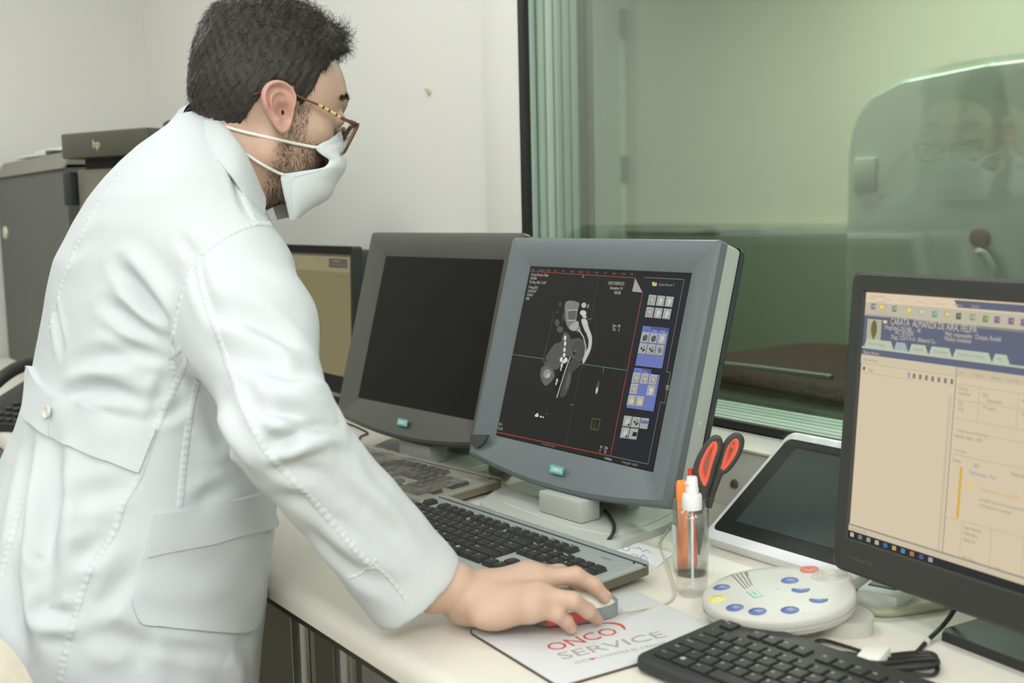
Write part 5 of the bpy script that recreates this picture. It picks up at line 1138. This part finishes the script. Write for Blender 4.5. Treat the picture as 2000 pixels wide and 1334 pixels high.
FOLDS = [
 (X2([(585, 860), (660, 940), (740, 1040), (800, 1110), (850, 1180)]), -.0085, .011), (X2([(530, 1060), (620, 1120), (720, 1180), (800, 1220), (868, 1250)]), -.0090, .011), (X2([(640, 820), (720, 900), (800, 990), (850, 1060)]), .0045, .014),
 (X2([(540, 1180), (640, 1240), (760, 1300), (860, 1330)]), -.004, .010), (X2([(990, 850), (1010, 960), (1050, 1060), (1090, 1160)]), -.003, .010), (X2([(1080, 1080), (1250, 1130), (1400, 1210), (1500, 1290)]), -.005, .014), (X2([(1100, 1180), (1250, 1260), (1420, 1330)]), .004, .014),
 (X2([(1100, 930), (1250, 900), (1400, 950)]), -.0025, .016), (X2([(900, 720), (950, 790), (985, 830)]), -.003, .008), (X2([(1130, 330), (1160, 420), (1200, 530), (1240, 620)]), -.003, .008),
 (X2([(330, 830), (400, 780), (480, 720)]), -.0015, .014), (X2([(270, 1070), (290, 1180), (310, 1300)]), -.004, .009),
 # sleeve at the elbow
 (X3([(1010, 270), (1080, 300), (1180, 322), (1285, 322)]), -.0085, .0105), (X3([(1040, 430), (1130, 385), (1220, 372), (1300, 385)]), -.0095, .0105), (X3([(1060, 480), (1160, 425), (1250, 405), (1310, 412)]), .0060, .0085), (X3([(1000, 215), (1100, 235), (1200, 215), (1260, 190)]), .0045, .014),
 (X3([(1020, 540), (1110, 520), (1200, 540), (1300, 600)]), -.0045, .014), (X3([(1080, 620), (1180, 640), (1290, 720), (1380, 800)]), -.004, .014), (X3([(940, 60), (1020, 120), (1110, 150), (1200, 130)]), -.005, .015), (X3([(920, 160), (960, 260), (1000, 330), (1050, 420)]), -.003, .010),
 (X3([(860, 320), (930, 420), (1000, 500), (1080, 580)]), .003, .014), (X3([(1180, 770), (1290, 860), (1400, 930), (1520, 980)]), -.003, .013),
 ([(640, 955), (700, 985), (760, 1040), (800, 1090)], -.0035, .012), ([(600, 960), (660, 1040), (720, 1110)], .003, .014), ([(690, 900), (740, 970), (800, 1020)], .003, .012),
 # waist and skirt
 (X3([(255, 245), (330, 210), (420, 215), (510, 250)]), -.0065, .012), (X3([(260, 190), (350, 160), (450, 150), (560, 170)]), .004, .014), (X3([(380, 300), (460, 320), (540, 340)]), -.0045, .010), (X3([(300, 120), (420, 90), (560, 70), (660, 60)]), -.004, .013), (X3([(400, 190), (520, 210), (620, 190)]), .003, .012),
 (X3([(620, 160), (600, 260), (570, 340)]), -.003, .008), (X3([(590, 330), (660, 300), (700, 260)]), -.004, .009), (X3([(760, 180), (800, 300), (860, 420), (930, 540)]), -.0045, .014), (X3([(830, 260), (880, 400), (960, 520)]), .0035, .013), (X3([(750, 660), (800, 620), (870, 600)]), -.004, .012),
 (X3([(202, 400), (196, 520), (190, 660), (176, 820), (166, 1000)]), -.007, .018), (X3([(110, 420), (95, 560), (80, 720), (60, 900), (52, 1060)]), -.005, .016), (X3([(150, 420), (140, 600), (125, 780), (110, 960)]), .004, .020), (X3([(260, 470), (262, 620), (250, 780), (236, 900)]), .006, .020),
 (X3([(30, 860), (40, 1000), (60, 1120), (100, 1260)]), -.008, .015), (X3([(230, 640), (330, 620), (420, 600), (480, 570)]), -.004, .014), (X3([(270, 850), (340, 830), (400, 770)]), -.0055, .013), (X3([(180, 1010), (160, 1060), (230, 1080), (300, 1085)]), -.0065, .011), (X3([(150, 1120), (230, 1110), (310, 1120)]), .004, .012),
 (X3([(330, 1000), (380, 1030), (450, 960), (500, 900)]), -.004, .014), (X3([(380, 1130), (440, 1160), (520, 1200), (540, 1290)]), -.006, .016), (X3([(560, 1180), (700, 1210), (860, 1230)]), -.0025, .010), (X3([(640, 880), (740, 860), (860, 900), (960, 920)]), -.0022, .018), (X3([(600, 960), (700, 1000), (820, 960), (900, 930)]), .002, .018), (X3([(860, 1240), (900, 1290), (920, 1340)]), .004, .018),
 (X3([(120, 800), (128, 850), (150, 880)]), -.004, .006),
]
for pts, am, wv in FOLDS: fold(pts, am*1.12, wv*.8)
# broad unevenness of the cloth
ph_ = RNG.uniform(0, 6.3, 9)
nz_ = sum(np.sin(Vc@(RNG.normal(0, 1, 3)*s_)+ph_[i]) for i, s_ in enumerate((14, 18, 22, 27, 33, 40, 48, 57, 66)))
Vc += Nc*(nz_*.00042)[:, None]
lowm = (Vc[:, 2] < .78) & (Vc[:, 0] > -1.75) & (Vc[:, 0] < -1.235); Vc[lowm, 1] = np.minimum(Vc[lowm, 1], .572+np.clip(Vc[lowm, 2]-.765, 0, 1)*1.5)
coat = np_mesh('lab_coat', Vc, Fc, coatm, man)
cbvh = BVHTree.FromPolygons(Vc.tolist(), Fc.tolist())
# ---- pieces sewn onto the coat
def patch(name, A_, B_, th=.0024, nu=26, nv=10, off=.0008, parent=coat, m_=None):
    """cloth panel between two lines drawn on the coat; returns its object"""
    ca_, cb_ = crv([(x, y, 0) for x, y in A_], 12), crv([(x, y, 0) for x, y in B_], 12)
    rs = lambda c, n: [tuple(np.array([np.interp(t, np.linspace(0, 1, len(c)), [p[k] for p in c]) for k in range(2)])) for t in np.linspace(0, 1, n)]
    a, b = rs(ca_, nu), rs(cb_, nu); P = np.zeros((nv, nu, 3)); N_ = np.zeros((nv, nu, 3)); ok = np.zeros((nv, nu), bool)
    for j in range(nv):
        for i in range(nu):
            t = j/(nv-1); p, n_ = cast(tbvh, a[i][0]*(1-t)+b[i][0]*t, a[i][1]*(1-t)+b[i][1]*t)
            if p is None: continue
            h = cbvh.find_nearest(Vector(p)); q = np.array(h[0]); nn_ = np.array(h[1])
            if np.linalg.norm(q-p) > .016: q, nn_ = p, n_
            P[j, i] = q; N_[j, i] = nn_*(1 if nn_@n_ > 0 else -1); ok[j, i] = True
    good = np.argwhere(ok)
    for j, i in np.argwhere(~ok):
        g = good[np.argmin(((good-[j, i])**2).sum(1))]; P[j, i] = P[tuple(g)]+[0, 0, -.004*(j-g[0])]; N_[j, i] = N_[tuple(g)]
    for _ in range(2):
        Q = P.copy(); Q[1:-1, 1:-1] = (P[:-2, 1:-1]+P[2:, 1:-1]+P[1:-1, :-2]+P[1:-1, 2:])/4; P = Q
    T_ = P+N_*(off+th); B = P-N_*.002
    m = MB(); m.grid(T_); ring = [(0, i) for i in range(nu)]+[(j, nu-1) for j in range(1, nv)]+[(nv-1, i) for i in range(nu-2, -1, -1)]+[(j, 0) for j in range(nv-2, 0, -1)]
    m.grid([[tuple(T_[q]) for q in ring], [tuple(B[q]) for q in ring]], wrap=True)
    o = m.build(name, m_ or coatm, None, smooth=50); o.parent = parent; return o
def seam(pts, w=.0095, n=14, name='seam', pucker=.00042, bv=None):
    """flat-felled seam: a narrow puckered ribbon lying on the cloth"""
    L = line3(pts, n, bv)
    if len(L) < 3: return
    d = np.r_[0, np.cumsum(np.linalg.norm(np.diff(L, axis=0), axis=1))]; k = max(6, int(d[-1]/.0016)); u_ = np.linspace(0, d[-1], k)
    L = np.stack([np.interp(u_, d, L[:, i]) for i in range(3)], 1)
    for _ in range(3): L[1:-1] = (L[:-2]+L[1:-1]*2+L[2:])/4
    T_ = np.gradient(L, axis=0); T_ /= np.linalg.norm(T_, axis=1, keepdims=True)+1e-9; rows = []
    for i in range(k):
        h = cbvh.find_nearest(Vector(L[i])); c_ = np.array(h[0]); nn_ = np.array(h[1]); v_ = CAM-c_
        if nn_@v_ < 0: nn_ = -nn_
        x_ = np.cross(T_[i], nn_); x_ /= np.linalg.norm(x_)+1e-9; pk = pucker*math.sin(u_[i]/.0085*2*PI+1.3*math.sin(u_[i]*90)); row = []
        for a_, z_ in ((-.5, -.0010), (-.42, .0004), (-.15, .0007), (.15, .0007), (.42, .0004), (.5, -.0010)):
            h2 = cbvh.find_nearest(Vector(c_+x_*a_*w)); q = np.array(h2[0]); row.append(tuple(q+nn_*(z_+(pk if abs(a_) < .45 else 0)))) 
        rows.append(row)
    m = MB(); m.grid(rows); o = m.build(name, seam_m, None, smooth=75); o.parent = coat; return o
patch('pocket', X3([(585, 697), (700, 678), (850, 645), (1002, 608)]), X3([(500, 1030), (545, 1106), (740, 1130), (930, 1140), (985, 1095)]), nu=34, nv=22, th=.0040)
patch('pocket_band', X3([(583, 694), (700, 676), (850, 643), (1003, 605)]), X3([(560, 850), (700, 820), (880, 780), (1050, 735)]), nu=30, nv=8, th=.0062)
patch('back_belt', X3([(135, 190), (220, 240), (380, 300), (594, 366)]), X3([(120, 345), (200, 400), (340, 462), (530, 532)]), nu=34, nv=8, th=.0042)
patch('belt_tab', X3([(122, 112), (150, 175), (185, 215), (217, 245)]), X3([(106, 318), (135, 345), (165, 372), (192, 396)]), nu=20, nv=10, th=.0075)
q, n_ = cast(cbvh, 106, 806, .0085); 
if q is not None:
    zt = Vector(n_).to_track_quat('Z', 'Y').to_matrix().to_4x4(); bo = MB().lathe([(.0001, .0008), (.005, .0010), (.0062, .0026), (.0070, .0026), (.0072, .0), (.0001, 0)], 20, TZ(*q)@zt, cap=False).build('button', mat('button pearl', (226, 222, 210), .3), None); bo.parent = coat
for s_ in ([(336, 238), (288, 284), (235, 338), (190, 398), (158, 462), (130, 530), (108, 600), (94, 660)], [(366, 702), (338, 762), (300, 850), (272, 930), (240, 985), (222, 1040), (178, 1110), (150, 1190), (132, 1260), (116, 1330)],
           [(548, 442), (500, 437), (450, 455), (408, 484), (380, 516), (356, 570), (340, 640), (334, 700), (344, 740)], [(384, 508), (398, 570), (424, 650), (448, 720), (476, 800), (520, 880), (580, 945), (640, 1010), (700, 1080), (726, 1110)],
           [(386, 742), (370, 820), (360, 900), (352, 990)], [(446, 318), (470, 370), (488, 410), (506, 440)], X3([(90, 620), (60, 720), (20, 860), (0, 940)])): seam(s_)
seam([(735, 1092), (708, 1118), (680, 1130)], .004); seam([(726, 1100), (760, 1130), (792, 1170)], .006)
seam(X3([(640, 100), (690, 60)]), .008)
# vent and buttons of the cuff are plain; collar: stand and fall, mirrored about the spine
cr_top = [atD(366, 212, 1.500), atD(400, 222, 1.435), atD(440, 246, 1.395), (atD(474, 288, 1.380)), atD(500, 340, 1.385), atD(521, 392, 1.40)]
cr_low = [atD(338, 234, 1.500), atD(366, 260, 1.416), atD(412, 298, 1.362), atD(452, 342, 1.346), atD(484, 386, 1.356), atD(517, 422, 1.384)]
cr_in = [atD(382, 262, 1.480), atD(405, 280, 1.44), atD(430, 310, 1.42), atD(455, 350, 1.415), atD(482, 390, 1.42), atD(512, 420, 1.425)]
def collar_side(flip):
    f_ = (lambda p: mirT(p)) if flip else (lambda p: np.array(p))
    a, b, c = [np.array(crv([tuple(p) for p in q], 8)) for q in (cr_top, cr_low, cr_in)]
    rows = []
    for t in np.linspace(0, 1, 5): rows.append(c*(1-t)+a*t)
    up_ = np.array([0, 0, .006]); out = (b-a); 
    rows.append(a+up_*.6+out*.08)
    for t in np.linspace(.25, 1, 5): rows.append(a*(1-t)+b*t+up_*math.sin(PI*t)*1.2-TF*.0*t)
    for t in np.linspace(1, .15, 4): rows.append(a*(1-t)+b*t+up_*math.sin(PI*t)*1.2-np.array([0, 0, .0045])-out*.03)
    return [[tuple(f_(p)) for p in r] for r in rows]
m = MB(); Gr = collar_side(False); Gl = collar_side(True)
full = [l[::-1]+r for l, r in zip(Gl, Gr)]
m.grid(full); o = m.build('collar', coatm, None, smooth=60); o.parent = coat
# narrow strap buttoned on the far edge of the sleeve
ct_ = crv([(716, 930, 0), (734, 944, 0), (756, 972, 0), (778, 1004, 0)], 5); m = MB()
def tabrow(k, o): return [tuple(atD(x+o*.82, y-o*.57, d)) for (x, y, _), d in [(q, dd_) for q in ct_ for dd_ in (k,)]]
R0 = [tabrow(1.235+.007*i, 11) for i in range(7)]; R1 = [tabrow(1.235+.007*i, -6) for i in range(7)]
m.grid(R0+R1[::-1]); m.grid([R1[0], R0[0]]); o = m.build('cuff_strap', coatm, None, smooth=50); o.parent = coat
# ---- trousers, shoes
tm = mat('trousers navy', (44, 46, 54), .8); sm = mat('shoe black', (30, 30, 30), .4)
TFld = Field((hip[0]-.35, hip[1]-.30, .03), (hip[0]+.38, hip[1]+.35, .92), .0085)
for hp_, kn, an in feet: TFld.cap(hp_+ZU*.0, kn, .082, .062, .03); TFld.cap(kn, an+ZU*.02, .066, .052, .02)
Vt, Ft = TFld.mesh(); np_mesh('trousers', Vt, Ft, tm, man)
for hp_, kn, an in feet:
    f0 = Field(an-.16, an+.24, .006); sole = np.array([an[0], an[1], .03])
    f0.cap(sole-TF*.035+ZU*.012, sole+TF*.06+ZU*.008, .036, .036, .02); f0.cap(sole+TF*.06+ZU*.008, sole+TF*.145+ZU*.0, .038, .030, .02); f0.cap(sole+ZU*.015, an+ZU*.01, .038, .044, .02)
    Vs, Fs = f0.mesh(); Vs[:, 2] = np.maximum(Vs[:, 2], .002); np_mesh('shoe', Vs, Fs, sm, man)

# ---- hair
hairm = mat('dark hair', (58, 54, 49), .5, spec=.35); hair2 = mat('hair strand light', (96, 92, 86), .45); beardm = mat('beard brown', (96, 72, 54), .6)
HB_Y = [-.14, -.10, -.0615, -.0400, -.034, -.027, -.014, .012, .019, .029, .036, .042, .047, .056, .064, .075, .11]
HB_Z = [-.052, -.050, -.041, -.031, -.012, .008, .036, .038, .020, .014, .030, .055, .066, .081, .092, .100, .108]
hb = lambda y: np.interp(y, HB_Y, HB_Z)
Q = Field((-.11, -.15, -.08), (.11, .13, .19), .0026)
Q.ell((0, -.006, .047), (.0785, .0985, .086), .01); Q.ell((0, -.034, .02), (.0745, .0675, .066), .02)
Q.ell((0, -.012, .108), (.066, .078, .042), .02); Q.ell((0, -.060, .075), (.058, .044, .055), .02)
rs = np.random.default_rng(5)
for _ in range(46):
    x = rs.uniform(-.055, .055); y = rs.uniform(-.06, .062); z = .142-.38*abs(x)**1.3-(.0 if y > -.02 else (.02+y)*-.55)-(max(0, y-.03)*.75)
    Q.ell((x, y, z-.010), tuple(rs.uniform(.010, .017, 3)), .008)
for _ in range(26):
    x = rs.uniform(-.055, .056); Q.ell((x, rs.uniform(.050, .066)-.35*abs(x)*.5, rs.uniform(.102, .122)), tuple(rs.uniform(.008, .0125, 3)), .006)
sl, (X, Y, Z) = Q.win(Q.lo, Q.lo+Q.h*(Q.n-1))
zb = np.interp(Y, HB_Y, HB_Z)+.0025*np.sin(Y*900)*np.sin(Y*310+1)
Q.f = np.maximum(Q.f, (zb-Z)*.6).astype(np.float32); del X, Y, Z, zb
Vq, Fq = Q.mesh(); Vq = relax(Vq, Fq, 2); Nq = vnormals(Vq, Fq)
hn = sum(np.sin(Vq@(rs.normal(0, 1, 3)*f_)+rs.uniform(0, 6)) for f_ in (150, 210, 290, 380, 480)); Vq = Vq+Nq*(hn*.0005)[:, None]
m = MB(); m.v = [tuple(p) for p in hw(Vq)]; m.f = [tuple(q) for q in Fq.tolist()]; m.mi = [0]*len(m.f)
def strand(P, r0, mi=0):
    """thin three-sided tapering hair along points P (n,3) in head space"""
    P = np.asarray(P); n = len(P); t = np.gradient(P, axis=0); t /= np.linalg.norm(t, axis=1, keepdims=True)+1e-9
    a = np.cross(t, [.31, .52, .79]); a /= np.linalg.norm(a, axis=1, keepdims=True)+1e-9; b = np.cross(t, a); k = len(m.v); rad_ = r0*np.linspace(1, .25, n)[:, None]
    ring = np.stack([P+rad_*(a*math.cos(q)+b*math.sin(q)) for q in (0, 2.094, 4.189)], 1)
    m.v += [tuple(p) for p in hw(ring.reshape(-1, 3))]
    for i in range(n-1):
        for j in range(3): m.f.append((k+3*i+j, k+3*i+(j+1) % 3, k+3*i+3+(j+1) % 3, k+3*i+3+j))
    m.mi += [mi]*(3*(n-1))
ids = rs.choice(len(Vq), 11500, replace=len(Vq) < 11500)
for i in ids:
    p = Vq[i]+rs.normal(0, .0007, 3); n_ = Nq[i]; top = np.clip((p[2]-.075)/.05, 0, 1)*np.clip((p[1]+.10)/.05, .25, 1)
    if n_[2] < -.6 or (p[2] < hb(p[1])+.004 and n_[2] < -.3): continue
    side_d = np.array([0, -.45, -.9]) if p[1] < .02 else np.array([0, -.35, -.93]); top_d = np.array([rs.normal(0, .5), .55+rs.normal(0, .5), .15])
    cmb = side_d*(1-top)+top_d*top+rs.normal(0, .22, 3); cmb -= n_*(cmb@n_); cmb /= np.linalg.norm(cmb)+1e-9
    L = rs.uniform(.009, .014)*(1-top)+rs.uniform(.016, .030)*top; ns = 5 if top < .4 else 7; step = L/(ns-1); lift = .38*(1-top)+.55*top
    d_ = n_*lift+cmb*(1-lift*.5); ax3 = rs.normal(0, 1, 3); ax3 /= np.linalg.norm(ax3); P = [p-n_*.0025]; cur = rs.normal(0, .16)*(1-top)+rs.choice([-1, 1])*rs.uniform(.25, .6)*top
    for k in range(ns-1):
        d_ = d_/np.linalg.norm(d_); P.append(P[-1]+d_*step); d_ = d_+np.cross(ax3, d_)*cur-n_*.10+rs.normal(0, .06, 3)
    strand(P, rs.uniform(.00028, .00042), 1 if rs.random() < .16 else 0)
o = m.build('hair', [hairm, hair2], None, smooth=0, fix=False); o.data.shade_smooth(); o.parent = man; o.matrix_parent_inverse = Matrix.Translation(-man.location)
# ---- beard and eyebrows: short hairs rooted in the skin
Nh = vnormals(Vh, Fh); m = MB()
yy, zz, xx = Vh[:, 1], Vh[:, 2], np.abs(Vh[:, 0])
dens = np.where((zz < -.012-(yy-.045)*.75) & (yy > .004) & (zz > -.125) & (zz < -.015), 1., 0)*np.clip((yy-.002)/.02, .15, 1)*np.clip((-.010-zz)/.02, .25, 1)
dens = np.maximum(dens, np.where((yy > .019) & (yy < .040) & (zz > -.03) & (zz < .022) & (xx > .045), .9, 0))
dens = np.where((zz < -.098) & (yy < .01), 0, dens); dens[Nh[:, 2] < -.97] *= .5
pr_ = dens/dens.sum()
for i in rs.choice(len(Vh), 9000, p=pr_):
    p = Vh[i]+rs.normal(0, .0009, 3); n_ = Nh[i]; p = p-n_*.0006; cmb = np.array([0, .25, -.95])+rs.normal(0, .3, 3); cmb -= n_*(cmb@n_); cmb /= np.linalg.norm(cmb)+1e-9
    L = rs.uniform(.0035, .0075); strand([p, p+n_*L*.3+cmb*L*.35, p+n_*L*.5+cmb*L*.85], rs.uniform(.00016, .00026), 0 if rs.random() < .75 else 1)
o = m.build('beard', [beardm, mat('beard dark', (62, 48, 38), .6)], None, smooth=0, fix=False); o.parent = man; o.matrix_parent_inverse = Matrix.Translation(-man.location)
for s_ in (-1, 1):
    m = MB()
    for _ in range(260):
        u_ = rs.random(); x = s_*(.014+.040*u_); y0 = .094-.35*max(0, abs(x)-.02)-.3*max(0, abs(x)-.042); p = np.array([x, y0-.002, .043+.006*math.sin(PI*min(1, u_*1.2))+rs.normal(0, .0016)])
        d_ = np.array([s_*.8, .15-.5*u_, .25-.5*u_])+rs.normal(0, .15, 3); d_ /= np.linalg.norm(d_); L = rs.uniform(.006, .010); strand([p, p+d_*L*.5+np.array([0, .0012, 0]), p+d_*L], .0003)
    o = m.build('eyebrow', hairm, None, smooth=0, fix=False); o.parent = man; o.matrix_parent_inverse = Matrix.Translation(-man.location)
# ---- surgical mask
maskm = mat('mask pale blue', (236, 241, 241), .7); maskb = mat('mask binding blue', (220, 231, 235), .7)
RW = [((623, 284, .060), (661, 258)), ((622, 293, .0605), (668, 280)), ((633, 303, .0585), (672, 296)), ((645, 314, .054), (672, 308)), ((634, 327, .057), (670, 328)), ((604, 333, .061), (664, 348)), ((572, 338, .063), (655, 366)), ((553, 343, .063), (643, 384)), ((556, 366, .060), (626, 398)), ((560, 392, .055), (606, 410)), ((567, 430, .044), (583, 424))]
Rr = np.array(crv([tuple(hl(a, b, x)) for (a, b, x), _ in RW], 5)); Mm = np.array(crv([tuple(hl(*c, 0.)) for _, c in RW], 5))
G = []
for k, (r_, c_) in enumerate(zip(Rr, Mm)):
    row = []
    for th_ in np.linspace(-PI/2, PI/2, 41):
        s_ = math.sin(th_); q = c_+(r_-c_)*(1-math.cos(th_)); t = k/(len(Rr)-1)
        wv_ = math.sin(t*PI*6+1.6*s_); pl = .0019*(abs(wv_)**.6*(1 if wv_ > 0 else -1))*(.25+.75*math.cos(th_)**.5)*(1 if .15 < t < .9 else .3)+.0018*math.sin(9*s_+t*11)*.5*abs(s_)
        row.append((r_[0]*s_, q[1]+pl, q[2]+pl*.25))
    G.append(row)
G = np.array(G); Gw = hw(G.reshape(-1, 3)).reshape(G.shape); inn = G.copy(); inn[:, :, 1] -= .0016; inn[:, :, 0] *= .985; Gi = hw(inn.reshape(-1, 3)).reshape(G.shape)
def child(o, p=man):
    o.parent = p; o.matrix_parent_inverse = Matrix.Translation(-man.location); return o
m = MB(); m.grid(Gw); m.grid(Gi[::-1]); ring = [(0, i) for i in range(41)]+[(k, 40) for k in range(1, len(G))]+[(len(G)-1, i) for i in range(39, -1, -1)]+[(k, 0) for k in range(len(G)-2, 0, -1)]
m.grid([[tuple(Gw[q]) for q in ring], [tuple(Gi[q]) for q in ring]], wrap=True)
mask = child(m.build('face_mask', maskm, None, smooth=60)); mask.data.shade_smooth()
nG = np.zeros_like(G)
for i_, sl_ in ((40, (38, 41)), (0, (0, 3))):
    S_ = G[:, sl_[0]:sl_[1]].copy(); S_[:, :, 0] += np.sign(S_[:, :, 0])*.0009; S_[:, :, 1] += .0003
    m = MB(); m.grid(hw(S_.reshape(-1, 3)).reshape(S_.shape)); o = m.build('edge_binding', maskb, None, smooth=60); o.parent = mask
S_ = G[0:4].copy(); S_[:, :, 1] += .0010; m = MB(); m.grid(hw(S_.reshape(-1, 3)).reshape(S_.shape)); o = m.build('nose_binding', maskb, None, smooth=60); o.parent = mask
m = MB(); G3 = []
strapm = mat('strap white', (236, 236, 230), .7)
for pts in ([(624, 288), (600, 284), (570, 279), (540, 273), (500, 264), (470, 257), (452, 252), (430, 246)], [(556, 342), (540, 334), (520, 324), (500, 313), (488, 306), (470, 296), (455, 290)]):
    L = []
    for x, y in [p[:2] for p in crv([(a, b, 0) for a, b in pts], 4)]:
        p, n_ = cast(headbvh, x, y, .0022)
        if p is not None: L.append(p)
    L[0] = hw(hl(pts[0][0], pts[0][1], .0605 if pts[0][0] > 600 else .0635))
    L = np.array(L)
    for _ in range(6): L[1:-1] = (L[:-2]+2*L[1:-1]+L[2:])/4
    m = MB(); m.tube([tuple(p) for p in L], .0021, 8); o = m.build('ear_loop', strapm, None, smooth=60); o.parent = mask
    Lm = ((L-H0)@HM)*np.array([-1, 1, 1]); m = MB(); m.tube([tuple(p) for p in hw(Lm)], .0021, 8); o = m.build('ear_loop', strapm, None, smooth=60); o.parent = mask
# ---- glasses, slid low on the nose
brn = mat('tortoise brown', (104, 66, 46), .3, coat=.3); gold = mat('temple cream gold', (224, 196, 140), .35)
gl0 = np.array([0, .102, -.006])
def gpt(x, z, dy=0): return (x, gl0[1]-.9*abs(x)**1.6*.25+.22*(z+.006)*1.0+dy, z)
gls = None
rimp = []
for s_ in (1, -1):
    c = (s_*.037, -.006); ol = [(x, z) for x, z in rrect(.058, .040, .012, 5, c[0], c[1])]
    ol = [(x+s_*(z+.006)*.10, z) for x, z in ol]
    m = MB(); m.tube([tuple(hw(gpt(x, z))) for x, z in ol], [.0020+.0012*max(0, (z+.006)/.02) for x, z in ol], 10, closed=True); o = m.build('lens_rim', brn, None, smooth=60)
    if gls is None:
        gls = bpy.data.objects.new('eyeglasses', None); COL.objects.link(gls); gls.parent = man; gls.matrix_parent_inverse = Matrix.Translation(-man.location)
    o.parent = gls
    m = MB(); m.poly([tuple(hw(gpt(x, z, -.0004))) for x, z in ol]); m.poly([tuple(hw(gpt(x, z, .0010))) for x, z in ol][::-1]); o = m.build('lens', glass_mat('lens', (.97, .98, .975), .02, .05), None, smooth=0); o.parent = gls
    if s_ > 0: arm = [hl(691, 241, .069), hl(684, 238, .072), hl(665, 229, .0745), hl(645, 217, .0755), hl(622, 205, .0765), hl(600, 196, .0770), hl(575, 184, .0775), hl(556, 177, .0765), hl(540, 174, .0735), hl(515, 179, .0755), hl(494, 185, .0785)]
    A_ = [np.array(p)*np.array([s_, 1, 1]) for p in arm]; cc = np.array(crv([tuple(p) for p in A_], 6)); n_ = len(cc)
    for i0, i1, mt_, r_ in ((0, 13, brn, .0023), (12, 25, gold, .0020), (24, n_, brn, .0015)):
        m = MB(); seg = cc[i0:i1]; m.tube([tuple(p) for p in hw(seg)], [r_+.0012*max(0, 1-(i0+k)/5) for k in range(len(seg))], 8); o = m.build('temple_arm', mt_, None, smooth=60); o.parent = gls
        if mt_ is gold:
            for q in (2, 6, 9): o2 = MB().tube([tuple(p) for p in hw(seg[q:q+2])], .00215, 8).build('inlay', brn, None); o2.parent = gls
    m = MB(); m.tube([tuple(hw(gpt(s_*.062, .014))), tuple(hw(A_[0]+np.array([0, .001, 0]))), tuple(hw(A_[1]))], [.0028, .0034, .0030], 8); o = m.build('hinge_block', brn, None, smooth=60); o.parent = gls
    m = MB(); m.tube([tuple(hw((s_*.014, gl0[1]-.008, -.004))), tuple(hw((s_*.011, gl0[1]-.012, -.010)))], .0028, 8); o = m.build('nose_pad', mat('pad clear', (150, 140, 130), .3), None, smooth=60); o.parent = gls
m = MB(); m.tube([tuple(hw(gpt(x, .006+.004*(1-(x/.010)**2)))) for x in np.linspace(-.010, .010, 7)], .0022, 8); o = m.build('bridge', brn, None, smooth=60); o.parent = gls
